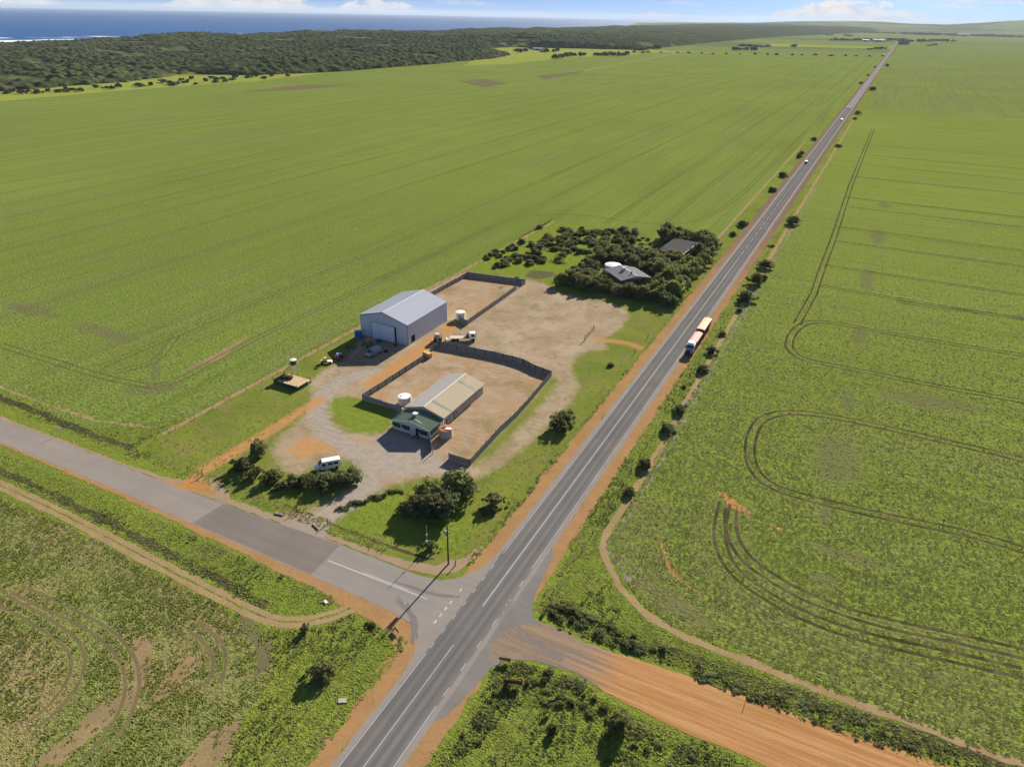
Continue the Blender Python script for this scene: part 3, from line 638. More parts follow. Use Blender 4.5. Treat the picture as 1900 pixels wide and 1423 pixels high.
# ------------------------------------------------------------------ coast: dunes, scrub, sea, far hills
def _hash(i, j, s):
    h = (i.astype(np.int64)*374761393+j.astype(np.int64)*668265263+s*1274126177) & 0xffffffff
    h = ((h ^ (h >> 13))*1274126177) & 0xffffffff
    return ((h ^ (h >> 16)) & 0xffff)/65535.0
def vnoise(x, y, s=0):
    i = np.floor(x); j = np.floor(y); fx = x-i; fy = y-j; fx = fx*fx*(3-2*fx); fy = fy*fy*(3-2*fy)
    a = _hash(i, j, s); b = _hash(i+1, j, s); c = _hash(i, j+1, s); d = _hash(i+1, j+1, s)
    return (a*(1-fx)+b*fx)*(1-fy)+(c*(1-fx)+d*fx)*fy
def fbm(x, y, s=0, o=4):
    r = 0; a = 0.5
    for k in range(o): r = r+a*vnoise(x, y, s+k*17); x = x*2.03; y = y*2.03; a *= 0.5
    return r/(1-0.5**o)
def domes(x, y, cell, s, hmin, hmax, fill=0.85):
    i = np.floor(x/cell); j = np.floor(y/cell); out = np.zeros_like(x)
    for a in (-1, 0, 1):
        for b in (-1, 0, 1):
            ci, cj = i+a, j+b
            cx = (ci+0.15+0.7*_hash(ci, cj, s))*cell; cy = (cj+0.15+0.7*_hash(ci, cj, s+5))*cell
            r = cell*(0.45+0.35*_hash(ci, cj, s+9)); h = hmin+(hmax-hmin)*_hash(ci, cj, s+13)
            h = np.where(_hash(ci, cj, s+21) < fill, h, 0)
            d2 = ((x-cx)**2+(y-cy)**2)/(r*r)
            out = np.maximum(out, h*np.sqrt(np.clip(1-d2, 0, 1)))
    return out
EDGE_Y = [0, 500, 735, 880, 935, 1100, 1377, 1700, 1853, 1960, 2100, 2330, 2440, 2500, 3000, 3800, 5135, 6400, 9000, 13000]
EDGE_X = [-985, -990, -995, -1040, -945, -895, -890, -905, -945, -1060, -1230, -1180, -960, -800, -795, -818, -805, -690, -420, -100]
def edge_x(y): return np.interp(y, EDGE_Y, EDGE_X)
def dune_z(x, y):
    s = edge_x(y)-x                                  # metres into the dunes
    t = np.clip(s/520.0, 0, 1); t = t*t*(3-2*t)
    down = np.clip((x-COAST_X)/170.0, 0, 1)
    hills = np.interp(y, [0, 1250, 1650, 2200, 3500, 6000, 9000], [9, 11, 22, 24, 27, 32, 46])+12*(fbm(x/420.0, y/420.0, 3)-0.5)*2*np.clip(y/1800, .4, 1)+8*(fbm(x/120.0, y/120.0, 8)-0.5)*2*np.clip(y/1800, .5, 1)
    near = np.interp(y, [0, 900, 1200], [5, 6, 12])*np.clip(s/70.0, 0, 1)*(0.6+0.8*vnoise(x/150.0, y/150.0, 4))     # steep landward face
    return (t*np.clip(hills-8, 3, 200)+near*np.clip(1.2-t, 0, 1))*down-0.2
def mat_scrub():
    m, k = newmat('coastal_scrub'); p = k.pos()
    n1 = k.noise(p, 0.008, 4.0, 0.6); n2 = k.noise(p, 0.09, 4.0, 0.65); n3 = k.noise(p, 0.6, 2.0, 0.7)
    c = k.mix(k.step(n1, 0.35, 0.65), (0.054, 0.068, 0.028), (0.080, 0.096, 0.038))
    c = k.mix(k.lin(n2, 0.4, 0.7, 0.0, 0.75), c, (0.115, 0.130, 0.052))
    c = k.mix(k.math('MULTIPLY', k.step(k.noise(p, 0.018, 5.0, 0.7), 0.58, 0.70), 0.75), c, (0.125, 0.135, 0.055))
    c = k.mix(k.lin(k.noise(p, 0.22, 3.0, 0.7), 0.38, 0.62, 0.75, 0.0), c, (0.018, 0.026, 0.012))
    c = k.mix(k.math('MULTIPLY', k.math('SUBTRACT', 1.0, k.step(k.math('ADD', k.attr('cover'), k.math('MULTIPLY', k.math('SUBTRACT', n2, 0.5), 0.8)), 0.0, 0.45)), 0.5), c, (0.14, 0.15, 0.065))
    finish(k, c, 0.95, k.bump(n3, 0.8, 0.8), spec=0.0)
mat_scrub()
def build_coast():
    ys = [440.0]
    while ys[-1] < 12800: ys.append(ys[-1]+max(3.6, (ys[-1]-1500)*0.0032))
    ys = np.array(ys)
    u = [0.0]
    while u[-1] < 1.0: u.append(u[-1]+(0.0026 if u[-1] < 0.55 else 0.005))
    u = np.array(u); u[-1] = 1.0
    Y, U = np.meshgrid(ys, u, indexing='ij'); E = edge_x(ys)[:, None]
    X = E+(COAST_X+40-E)*U
    X = X+np.where((U > 0) & (U < 1), (vnoise(X*3.1, Y*3.3, 77)-0.5)*2.0, 0)+np.where(U == 0, (fbm(Y/14.0, Y*0+3, 6)-0.5)*30, 0)
    g = dune_z(X, Y)
    cov = np.clip((fbm(X/90.0, Y/70.0, 31)-0.31)*9, 0, 1)
    can = np.maximum(domes(X, Y, 11.5, 2, 3.0, 7.0, 0.9), domes(X+40, Y+9, 6.5, 5, 1.2, 3.4, 0.75))*cov*np.clip((X-COAST_X-80)/60, 0, 1)
    Z = np.where(U == 0, -0.3, g+can)
    ny, nx = X.shape; V = np.stack([X.ravel(), Y.ravel(), Z.ravel()], 1)
    i = np.arange(nx*ny).reshape(ny, nx)
    F = np.stack([i[:-1, 1:], i[:-1, :-1], i[1:, :-1], i[1:, 1:]], -1).reshape(-1, 4)
    me = fastmesh('coastal_scrub', V, F, 'coastal_scrub', True)
    at_ = me.attributes.new('cover', 'FLOAT', 'POINT'); at_.data.foreach_set('value', (cov*np.clip(can/1.2, 0, 1)).ravel().astype(np.float32))
    o = link(bpy.data.objects.new('coastal_scrub', me))
    tag(o, 'dense dark green scrub covering the coastal dunes', 'scrub', kind='stuff')
    # the dunes under it
    yy = np.linspace(440, 12800, 160); uu = np.linspace(0, 1, 40); Y, U = np.meshgrid(yy, uu, indexing='ij'); E = edge_x(yy)[:, None]
    X = E+(COAST_X-30-E)*U; Z = dune_z(X, Y)-1.2
    i = np.arange(X.size).reshape(X.shape)
    F = np.stack([i[:-1, 1:], i[:-1, :-1], i[1:, :-1], i[1:, 1:]], -1).reshape(-1, 4)
    tag(link(bpy.data.objects.new('dunes', fastmesh('dunes', np.stack([X.ravel(), Y.ravel(), Z.ravel()], 1), F, 'verge_grass', True))), kind='structure')
build_coast()
def mat_sea():
    m, k = newmat('sea_water'); p = k.pos(); x, y, z = k.sep(p)
    sw = k.noise(k.comb(k.math('MULTIPLY', x, 0.012), k.math('MULTIPLY', y, 0.0022), 1.0), 1.0, 4.0, 0.6)
    c = k.mix(k.lin(sw, 0.3, 0.7), (0.002, 0.055, 0.200), (0.004, 0.072, 0.235))
    big = k.noise(p, 0.0006, 3.0)
    c = k.mix(k.lin(big, 0.35, 0.65, 0.0, 0.5), c, (0.003, 0.08, 0.23))
    d = k.math('SUBTRACT', COAST_X, x)                       # metres offshore
    c = k.mix(k.math('SUBTRACT', 1.0, k.step(d, 60, 420)), c, (0.035, 0.16, 0.24))
    fn = k.noise(k.comb(k.math('MULTIPLY', x, 0.03), k.math('MULTIPLY', y, 0.006), 5.0), 1.0, 5.0, 0.65)
    fd = k.math('ADD', d, k.math('MULTIPLY', k.math('SUBTRACT', fn, 0.5), 260.0))
    w1 = k.math('MULTIPLY', k.step(fd, 30, 80), k.math('SUBTRACT', 1.0, k.step(fd, 230, 270)))
    w2 = k.math('MULTIPLY', k.step(fd, 380, 400), k.math('SUBTRACT', 1.0, k.step(fd, 450, 480)))
    w2 = k.math('MULTIPLY', w2, k.step(k.noise(k.comb(0.0, k.math('MULTIPLY', y, 0.01), 2.0), 1.0, 2.0), 0.47, 0.56))
    c = k.mix(k.math('MAXIMUM', w1, w2), c, (0.8, 0.82, 0.82))
    finish(k, c, 0.55, k.bump(sw, 0.4, 2.0), spec=0.12)
mat_sea()
sheet('sea', [(-42000, -3000), (COAST_X+25, -3000), (COAST_X+25, 14000), (-9000, 42000), (-42000, 42000)], -3.0, 'sea_water')

def mat_hill():
    m, k = newmat('hill_pasture_hazed'); p = k.pos()
    n = k.noise(p, 0.0012, 5.0, 0.6); n2 = k.noise(p, 0.006, 3.0)
    c = k.mix(k.step(n, 0.42, 0.6), (0.17, 0.20, 0.085), (0.085, 0.105, 0.055))  # pasture and woodland tones paled, part of the distance haze put into them
    c = k.mix(k.math('MULTIPLY', k.step(n2, 0.6, 0.7), 0.6), c, (0.15, 0.16, 0.07))
    finish(k, c, 0.95, spec=0.0)
mat_hill()
def build_hills():
    PX = [1180, 1300, 1400, 1470, 1550, 1640, 1700, 1760, 1830, 1900, 1980, 2100, 2300, 2600, 3200]
    HT = [20, 40, 56, 84, 104, 108, 96, 88, 124, 165, 190, 180, 140, 110, 90]
    azs = np.linspace(azim(1180), azim(2400), 170); hx = np.interp(azs, [azim(p) for p in PX], HT)
    rr = np.linspace(9500, 19000, 22); A, R = np.meshgrid(azs, rr, indexing='ij')
    X = np.sin(A)*R; Y = np.cos(A)*R
    pr = np.clip((R-9500)/4800, 0, 1); pr = pr*pr*(3-2*pr); pr = pr*np.clip((19000-R)/3500, 0, 1)
    Z = hx[:, None]*pr*(0.86+0.28*fbm(X/900.0, Y/900.0, 5))*np.clip((azs-azim(1180))/0.03, 0, 1)[:, None]-1.5
    i = np.arange(X.size).reshape(X.shape)
    F = np.stack([i[:-1, :-1], i[1:, :-1], i[1:, 1:], i[:-1, 1:]], -1).reshape(-1, 4)[:, ::-1]
    tag(link(bpy.data.objects.new('hills', fastmesh('hills', np.stack([X.ravel(), Y.ravel(), Z.ravel()], 1), F, 'hill_pasture_hazed', True))), kind='structure')
build_hills()
simple('far_trees', (0.055, 0.068, 0.034), 0.95, spec=0.0, var=0.3, scale=0.02)
def build_far_wood():
    """belts of trees too far off to tell one from the next"""
    rg = np.random.default_rng(5); Vs = []; Fs = []; b = 0
    belts = [((-560, 9050), (-70, 8900), 26), ((-40, 8500), (2600, 8300), 24), ((2500, 8250), (6000, 7300), 22), ((-620, 6700), (-380, 6600), 12), ((-60, 9400), (3600, 9900), 24), ((900, 6350), (3600, 6500), 8), ((3000, 6000), (6000, 6400), 10)]
    for a, c, n in belts:
        L = math.dist(a, c); m = int(L/30)*max(1, n//8)
        t = rg.random(m); x = a[0]+(c[0]-a[0])*t+rg.normal(0, n, m); y = a[1]+(c[1]-a[1])*t+rg.normal(0, n*3, m)
        for X, Y in zip(x, y):
            r = rg.uniform(9, 20); h = rg.uniform(6, 13)
            Vs += [(X-r, Y-r*.6, 0), (X+r, Y-r*.6, 0), (X+r, Y+r*.6, 0), (X-r, Y+r*.6, 0), (X-r*.7, Y-r*.4, h*.7), (X+r*.6, Y-r*.4, h*.75), (X+r*.6, Y+r*.4, h*.7), (X-r*.7, Y+r*.4, h*.75), (X, Y, h)]
            Fs += [(b, b+1, b+5, b+4), (b+1, b+2, b+6, b+5), (b+2, b+3, b+7, b+6), (b+3, b, b+4, b+7), (b+4, b+5, b+8, b+8), (b+5, b+6, b+8, b+8), (b+6, b+7, b+8, b+8), (b+7, b+4, b+8, b+8)]
            b += 9
    me = bpy.data.meshes.new('far_wood'); me.from_pydata(Vs, [], [tuple(dict.fromkeys(f)) for f in Fs]); me.materials.append(MATS['far_trees'])
    tag(link(bpy.data.objects.new('far_wood', me)), 'hazy dark belts of woodland below the distant hills', 'woodland', kind='stuff')
build_far_wood()
# haze: the air over the whole place
def build_haze():
    m, k = newmat('haze_air')
    v = k.new('ShaderNodeVolumePrincipled', {'Color': (0.72, 0.86, 1.0, 1.0), 'Density': 0.000025, 'Anisotropy': 0.0})
    out = k.new('ShaderNodeOutputMaterial'); k.l.new(v.outputs[0], out.inputs['Volume'])
    o = MB().box(-43000, 61000, -3500, 61000, -6.0, 290.0).build('haze', 'haze_air')
    tag(o, 'pale air haze', 'haze', kind='stuff')
build_haze()

# ------------------------------------------------------------------ object materials
simple('shed_wall', (0.52, 0.57, 0.65), 0.5, var=0.06, scale=0.5, spec=0.4, dirt=(0.30, 0.30, 0.30, 0.25))
simple('shed_roof', (0.46, 0.49, 0.54), 0.9, spec=0.05, var=0.08, scale=0.6)
simple('shed_trim', (0.25, 0.28, 0.34), 0.5, var=0.05)
simple('shed_door', (0.66, 0.70, 0.76), 0.5, var=0.05, scale=0.5)
simple('dark_void', (0.012, 0.012, 0.014), 0.9, var=0.1)
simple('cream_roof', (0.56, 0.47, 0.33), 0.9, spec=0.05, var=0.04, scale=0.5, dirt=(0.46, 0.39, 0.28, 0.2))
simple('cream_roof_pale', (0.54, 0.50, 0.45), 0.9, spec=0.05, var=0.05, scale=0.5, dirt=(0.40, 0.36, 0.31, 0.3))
simple('cream_wall', (0.42, 0.35, 0.27), 0.8, var=0.07, scale=0.5, dirt=(0.33, 0.25, 0.17, 0.4))
simple('skylight', (0.20, 0.22, 0.17), 0.5, var=0.15)
simple('white_wall', (0.60, 0.61, 0.62), 0.7, var=0.05, scale=0.6, dirt=(0.45, 0.43, 0.40, 0.3))
simple('green_roof', (0.12, 0.185, 0.125), 0.9, spec=0.05, var=0.22, scale=0.8, dirt=(0.27, 0.26, 0.15, 0.8))
simple('green_frame', (0.025, 0.075, 0.055), 0.5, var=0.15)
simple('glass_dark', (0.025, 0.035, 0.04), 0.15, var=0.1, spec=0.5)
simple('fence_steel', (0.30, 0.295, 0.29), 0.7, var=0.16, scale=0.7, dirt=(0.20, 0.17, 0.13, 0.5))
simple('fence_post', (0.075, 0.075, 0.08), 0.7, var=0.15)
simple('tank_white', (0.70, 0.66, 0.56), 0.6, var=0.06, dirt=(0.45, 0.40, 0.30, 0.35))
simple('tank_grey', (0.34, 0.33, 0.29), 0.7, var=0.10, dirt=(0.22, 0.19, 0.14, 0.4))
simple('rust', (0.36, 0.13, 0.045), 0.85, var=0.3, scale=2.5, dirt=(0.2, 0.08, 0.04, 0.6))
simple('tank_blue', (0.04, 0.15, 0.36), 0.5, var=0.12)
simple('grey_roof', (0.285, 0.285, 0.275), 0.9, spec=0.05, var=0.12, scale=0.5, dirt=(0.17, 0.165, 0.15, 0.7))
simple('old_dark_roof', (0.055, 0.055, 0.058), 0.9, spec=0.05, var=0.25, scale=0.7, dirt=(0.08, 0.075, 0.065, 0.6))
simple('brick_dark', (0.16, 0.12, 0.10), 0.85, var=0.2)
simple('white_paint', (0.78, 0.77, 0.75), 0.4, var=0.04, spec=0.5)
simple('silver_paint', (0.26, 0.29, 0.34), 0.35, var=0.06, spec=0.5)
simple('navy_paint', (0.03, 0.06, 0.14), 0.35, var=0.1, spec=0.5)
simple('rubber', (0.018, 0.018, 0.02), 0.9, var=0.2)
simple('steel_dark', (0.05, 0.05, 0.055), 0.6, var=0.2)
simple('steel_grey', (0.28, 0.28, 0.29), 0.5, var=0.15)
simple('yellow_paint', (0.36, 0.27, 0.07), 0.6, var=0.2, scale=2.0, dirt=(0.2, 0.13, 0.05, 0.5))
simple('orange_paint', (0.55, 0.33, 0.10), 0.7, var=0.18, scale=1.6, dirt=(0.3, 0.18, 0.08, 0.4))
simple('red_paint', (0.33, 0.045, 0.04), 0.5, var=0.15, dirt=(0.2, 0.1, 0.08, 0.3))
simple('tarp_red', (0.62, 0.30, 0.25), 0.75, var=0.12, scale=0.8)
simple('tarp_pale', (0.66, 0.46, 0.38), 0.75, var=0.12, scale=0.8)
simple('tarp_tan', (0.62, 0.42, 0.24), 0.75, var=0.10, scale=0.8, dirt=(0.5, 0.36, 0.24, 0.3))
simple('trailer_red', (0.17, 0.045, 0.035), 0.6, var=0.2)
simple('wood_pole', (0.085, 0.065, 0.05), 0.9, var=0.25, scale=3.0)
simple('old_timber', (0.22, 0.16, 0.10), 0.9, var=0.3, scale=2.0)
simple('pen_green', (0.035, 0.075, 0.055), 0.6, var=0.2, scale=0.9, dirt=(0.10, 0.09, 0.06, 0.4))
simple('sand_fill', (0.46, 0.34, 0.18), 0.95, var=0.14, scale=0.8, bump=0.4)
simple('galvanised', (0.45, 0.46, 0.47), 0.45, var=0.12, spec=0.4)
simple('insulator', (0.7, 0.72, 0.72), 0.3, var=0.05)

def gable(mb, x0, x1, y0, y1, e, r, t, over, ridge_x=None):
    """two roof slabs with thickness; returns ridge x"""
    rx = (x0+x1)/2 if ridge_x is None else ridge_x
    return rx
def roof_sheet(w, run, rise, rib, thick=0.03, ribs=4):
    """one roof sheet: spans w along y, falls from x=0,z=0 to x=run,z=-rise, with raised ribs"""
    prof = []; step = w/ribs
    for i in range(ribs):
        b = i*step
        prof += [(b, 0), (b+step*0.62, 0), (b+step*0.68, rib), (b+step*0.94, rib), (b+step*0.999, 0)]
    mb = MB(); n = len(prof)
    vs = [(0, y, z+thick) for y, z in prof]+[(run, y, z+thick-rise) for y, z in prof]
    vs += [(0, 0, 0), (0, w*0.999, 0), (run, 0, -rise), (run, w*0.999, -rise)]
    fs = [(i, n+i, n+i+1, i+1) for i in range(n-1)]
    fs += [(2*n+1, 2*n+3, 2*n+2, 2*n)]
    fs += [(n, 2*n+2, 2*n+3)+tuple(range(2*n-1, n, -1)), (0,)+tuple(range(1, n))+(2*n+1, 2*n)]
    mb.add(vs, fs); return mb
def wall_sheet(w, h, rib, ribs=4):
    """one wall sheet in the plane x=0 facing +x, y 0..w, z 0..h, with ribs"""
    prof = []; step = w/ribs
    for i in range(ribs):
        b = i*step
        prof += [(b, 0), (b+step*0.6, 0), (b+step*0.66, rib), (b+step*0.92, rib), (b+step*0.998, 0)]
    n = len(prof); mb = MB()
    vs = [(d, y, 0) for y, d in prof]+[(d, y, h) for y, d in prof]+[(-0.05, 0, 0), (-0.05, w*.998, 0), (-0.05, 0, h), (-0.05, w*.998, h)]
    fs = [(i, i+1, n+i+1, n+i) for i in range(n-1)]+[(2*n, 2*n+2, 2*n+3, 2*n+1), (n,)+tuple(range(n+1, 2*n))+(2*n+3, 2*n+2)]
    return mb.add(vs, fs)

# ------------------------------------------------------------------ big steel shed
def build_shed():
    x0, x1, y0, y1, e, r = -140.1, -121.7, 169.1, 193.2, 7.2, 9.75
    cx = (x0+x1)/2; W_ = x1-x0; L = y1-y0
    root = empty('machinery_shed', (cx, y0, 0), label='large pale blue-grey steel shed with big sliding doors beside the crop', cat='shed')
    hw = W_/2; d0, d1, dh = -4.9, 4.35, 5.55           # door opening
    # gable front around the opening (butted pieces)
    f = MB(); t = 0.12
    f.box(-hw, d0, 0, t, 0, dh).box(d1+0.62, hw, 0, t, 0, dh)
    f.prism([(-hw, dh), (hw, dh), (hw, e), (0, r), (-hw, e)], 0, t)
    f.build('front_wall', 'shed_wall', root)
    for k in range(11):        # ribs of the front cladding
        for s in (-1, 1):
            xx = s*(0.45+k*0.82)
            top = r-(r-e)*abs(xx)/hw-0.05; bot = dh+0.02 if d0-.05 < xx < d1+0.65 else 0.05
            MB().box(xx-0.05, xx+0.05, -0.035, -0.002, bot, top).build('wall_rib', 'shed_wall', root)
    MB().prism([(-hw, 0), (hw, 0), (hw, e), (0, r), (-hw, e)], L-t, L).build('back_wall', 'shed_wall', root)
    ws = wall_sheet(L/16, e, 0.05).mesh('wall_sheet', 'shed_wall')
    for i in range(16):
        inst('wall_sheet', ws, root, (hw, i*L/16, 0))
        inst('wall_sheet', ws, root, (-hw, (i+1)*L/16, 0), (0, 0, pi))
    run = hw+0.25; rise = (r-e)*run/hw
    rsm = roof_sheet(L/15, run, rise, 0.07, ribs=2).mesh('roof_sheet', 'shed_roof')
    for i in range(15):
        inst('roof_sheet', rsm, root, (0, i*L/15, r+0.04))
        inst('roof_sheet', rsm, root, (0, (i+1)*L/15, r+0.04), (0, 0, pi))
    MB().prism([(-0.35, r+0.02), (0, r+0.16), (0.35, r+0.02), (0.35, r+0.06), (0, r+0.21), (-0.35, r+0.06)], -0.06, L+0.06).build('ridge_cap', 'shed_roof', root)
    for s in (-1, 1):
        MB().box(*sorted((s*(run-0.02), s*(run+0.14))), -0.05, L+0.05, e-0.16, e-0.03).build('gutter', 'shed_trim', root)
        MB().box(*sorted((s*(hw-0.05), s*(hw+0.07))), -0.06, 0.08, 0, e-0.16).build('corner_trim', 'shed_trim', root)
        q = MB(); sl = (r-e)/hw
        q.add([(0, -0.07, r+0.02), (s*hw, -0.07, e+0.0), (s*hw, -0.07, e-0.28), (0, -0.07, r-0.26), (0, -0.02, r+0.02), (s*hw, -0.02, e), (s*hw, -0.02, e-0.28), (0, -0.02, r-0.26)],
              [(0, 1, 2, 3), (7, 6, 5, 4), (0, 4, 5, 1), (2, 6, 7, 3)])
        q.build('barge_board', 'shed_trim', root)
    dw = (d1-d0)/3
    for i in range(3):
        dr = MB().box(d0+i*dw+0.03, d0+(i+1)*dw-0.03, -0.10+0.05*(i % 2), -0.03+0.05*(i % 2), 0.05, dh-0.05).build('sliding_door', 'shed_door', root)
        for kk in range(1, 5):
            xx = d0+i*dw+kk*dw/5
            MB().box(xx-0.03, xx+0.03, -0.125+0.05*(i % 2), -0.10+0.05*(i % 2), 0.1, dh-0.1).build('door_rib', 'shed_door', dr)
    MB().box(d0-0.3, d1+0.7, -0.16, -0.125, dh-0.02, dh+0.16).build('door_track', 'shed_trim', root)
    MB().box(d0-0.12, d0-0.01, -0.12, -0.02, 0, dh).build('door_post', 'steel_dark', root)
    MB().box(d1+0.02, d1+0.6, 0.3, 0.4, 0, dh).build('door_gap', 'dark_void', root)
    MB().box(d1-0.02, d1+0.08, -0.14, 0.3, 0, dh).build('door_post', 'steel_dark', root)
    w = MB().box(hw+0.052, hw+0.09, 2.0, 4.1, 0.35, 2.6).build('side_opening', 'dark_void', root)
    for a, b, c, d in ((1.92, 4.18, 2.6, 2.7), (1.92, 4.18, 0.25, 0.35), (1.92, 2.0, 0.35, 2.6), (4.1, 4.18, 0.35, 2.6)):
        MB().box(hw+0.052, hw+0.12, a, b, c, d).build('frame', 'shed_trim', w)
    MB().tube((hw+0.14, 0.3, 0), (hw+0.14, 0.3, e-0.1), 0.06, n=8).build('downpipe', 'shed_trim', root)
build_shed()

# ------------------------------------------------------------------ cream house with green-roofed front room
def build_house():
    x0, x1, y0, y1, e, r = -96.2, -84.5, 131.0, 152.5, 3.35, 5.05
    cx = (x0+x1)/2; hw = (x1-x0)/2; L = y1-y0
    root = empty('farm_house', (cx, y0, 0), label='long cream-roofed house with green-roofed white front room', cat='house')
    b = MB(); b.box(-hw+0.15, hw-0.15, 0.0, L-0.15, 0, e-0.1)
    b.prism([(-hw+0.15, e-0.1), (hw-0.15, e-0.1), (0, r-0.08)], 0.0, L-0.15)
    b.build('wall', 'cream_wall', root)
    run = hw+0.2; rise = (r-e)*run/hw; n = 20; wS = (L+0.3)/n
    rf = empty('roof', (0, -0.15, r), label='cream steel roof with two skylight strips'); rf.parent = root
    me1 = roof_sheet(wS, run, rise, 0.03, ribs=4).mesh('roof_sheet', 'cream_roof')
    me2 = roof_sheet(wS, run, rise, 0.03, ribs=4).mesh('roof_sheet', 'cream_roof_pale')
    sk = roof_sheet(wS, run, rise, 0.03, ribs=4).mesh('skylight', 'skylight')
    for i in range(n):
        lit = i in (3, 15)
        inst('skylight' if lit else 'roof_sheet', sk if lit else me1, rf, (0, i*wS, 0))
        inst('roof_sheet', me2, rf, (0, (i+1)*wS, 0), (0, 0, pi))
    MB().prism([(-0.28, -0.02), (0, 0.10), (0.28, -0.02), (0.28, 0.02), (0, 0.15), (-0.28, 0.02)], -0.03, L+0.33).build('ridge_cap', 'cream_roof_pale', rf)
    for s in (-1, 1):
        MB().box(*sorted((s*(run-0.02), s*(run+0.12))), -0.15, L+0.15, e-0.20, e-0.08).build('gutter', 'cream_roof_pale', root)
        q = MB(); q.add([(0, -0.2, r+0.0), (s*run, -0.2, r-rise), (s*run, -0.2, r-rise-0.2), (0, -0.2, r-0.2), (0, -0.16, r), (s*run, -0.16, r-rise), (s*run, -0.16, r-rise-.2), (0, -0.16, r-.2)], [(0, 1, 2, 3), (7, 6, 5, 4), (0, 4, 5, 1), (2, 6, 7, 3)])
        q.build('barge_board', 'cream_wall', root)
    # openings on the long east side
    for y, w, z0, z1 in ((1.4, 0.9, 0.1, 2.1), (2.8, 0.8, 0.9, 2.1), (5.0, 0.9, 0.1, 2.1), (6.2, 0.8, 0.9, 2.1), (L-2.4, 1.6, 1.6, 2.4)):
        wn = MB().box(hw-0.14, hw-0.10, y, y+w, z0, z1).build('window' if z0 > .5 else 'door', 'glass_dark', root)
        for a, b_, c, d in ((y-0.07, y+w+0.07, z1, z1+0.07), (y-0.07, y+w+0.07, z0-0.07, z0), (y-0.07, y, z0, z1), (y+w, y+w+0.07, z0, z1)):
            MB().box(hw-0.14, hw-0.07, a, b_, c, d).build('frame', 'white_wall', wn)
    for k in range(20):
        MB().box(hw-0.148, hw-0.12, 0.55+k*1.05, 0.61+k*1.05, 0.02, 0.08+e*0.0+3.0).build('batten', 'cream_wall', root) if not any(abs(0.58+k*1.05-(a+b/2)) < b/2+0.15 for a, b in ((1.4, .9), (2.8, .8), (5.0, .9), (6.2, .8), (L-2.4, 1.6))) else None
    MB().tube((1.3, L-2.5, r-0.6), (1.3, L-2.5, r+1.0), 0.05, n=8).build('vent_pipe', 'galvanised', root)
    # front room
    fy = -6.5; fe, fr = 2.65, 3.95
    fb = MB(); fb.box(-hw+0.25, hw-0.25, fy+0.25, -0.02, 0.35, fe); fb.prism([(-hw+0.25, fe), (hw-0.25, fe), (0, fr-0.06)], fy+0.25, -0.02)
    fb.box(-hw+0.35, hw-0.35, fy+0.35, -0.02, 0, 0.35)
    fb.build('front_room', 'white_wall', root)
    frun = hw+0.05; frise = (fr-fe)*frun/hw; n2 = 7; w2 = (-fy+0.0)/n2
    gr = empty('front_roof', (0, fy, fr), label='faded mossy green roof of the front room'); gr.parent = root
    gme = roof_sheet(w2*0.999, frun, frise, 0.03, ribs=4).mesh('roof_sheet', 'green_roof')
    for i in range(n2):
        inst('roof_sheet', gme, gr, (0, i*w2, 0)); inst('roof_sheet', gme, gr, (0, (i+1)*w2, 0), (0, 0, pi))
    MB().prism([(-0.2, 0.0), (0, 0.08), (0.2, 0.0), (0.2, 0.03), (0, 0.12), (-0.2, 0.03)], -0.02, -fy-0.02).build('ridge_cap', 'green_roof', gr)
    for s in (-1, 1):
        q = MB(); q.add([(0, fy-0.04, fr+0.06), (s*frun, fy-0.04, fr-frise+0.06), (s*frun, fy-0.04, fr-frise-0.14), (0, fy-0.04, fr-0.14), (0, fy-0.005, fr+0.06), (s*frun, fy-0.005, fr-frise+.06), (s*frun, fy-0.005, fr-frise-.14), (0, fy-0.005, fr-.14)], [(0, 1, 2, 3), (7, 6, 5, 4), (0, 4, 5, 1), (2, 6, 7, 3)])
        q.build('barge_board', 'white_wall', root)
    yf = fy+0.25
    for a, b_ in ((-5.25, -3.15), (-2.35, -0.25), (2.65, 5.05)):
        wn = MB().box(a, b_, yf-0.05, yf-0.005, 1.0, 2.15).build('window', 'green_frame', root)
        m = (b_-a)/3
        for i in range(3): MB().box(a+i*m+0.07, a+(i+1)*m-0.07, yf-0.065, yf-0.052, 1.1, 2.05).build('pane', 'glass_dark', wn)
        MB().add([(a-0.15, yf-0.05, 2.3), (b_+0.15, yf-0.05, 2.3), (b_+0.15, yf-0.75, 1.95), (a-0.15, yf-0.75, 1.95), (a-0.15, yf-0.05, 2.26), (b_+0.15, yf-0.05, 2.26), (b_+0.15, yf-0.75, 1.91), (a-0.15, yf-0.75, 1.91)], [(3, 2, 1, 0), (4, 5, 6, 7), (2, 3, 7, 6), (0, 3, 7, 4), (1, 5, 6, 2)]).build('awning', 'green_frame', wn)
        MB().box(a-0.08, b_+0.08, yf-0.12, yf-0.01, 0.92, 1.0).build('sill', 'white_wall', wn)
    dr = MB().box(1.55, 2.4, yf-0.04, yf-0.005, 0.35, 2.35).build('door', 'dark_void', root)
    MB().box(1.47, 1.55, yf-0.08, yf-0.005, 0.35, 2.4).build('frame', 'white_wall', dr); MB().box(2.4, 2.48, yf-0.08, yf-0.005, 0.35, 2.4).build('frame', 'white_wall', dr)
    MB().hexa([(0.9, yf-1.3, .35), (1.47, yf-0.1, .35), (1.47, yf-.05, .35), (0.85, yf-1.25, .35)], [(0.9, yf-1.3, 2.2), (1.47, yf-0.1, 2.2), (1.47, yf-.05, 2.2), (0.85, yf-1.25, 2.2)]).build('open_door', 'white_wall', root)
    for i in range(3): MB().box(0.9, 2.7, yf-1.5+0.42*i, yf-0.01, 0.0+0.117*i, 0.117*(i+1)-0.004).build('step', 'junction_gravel', root)
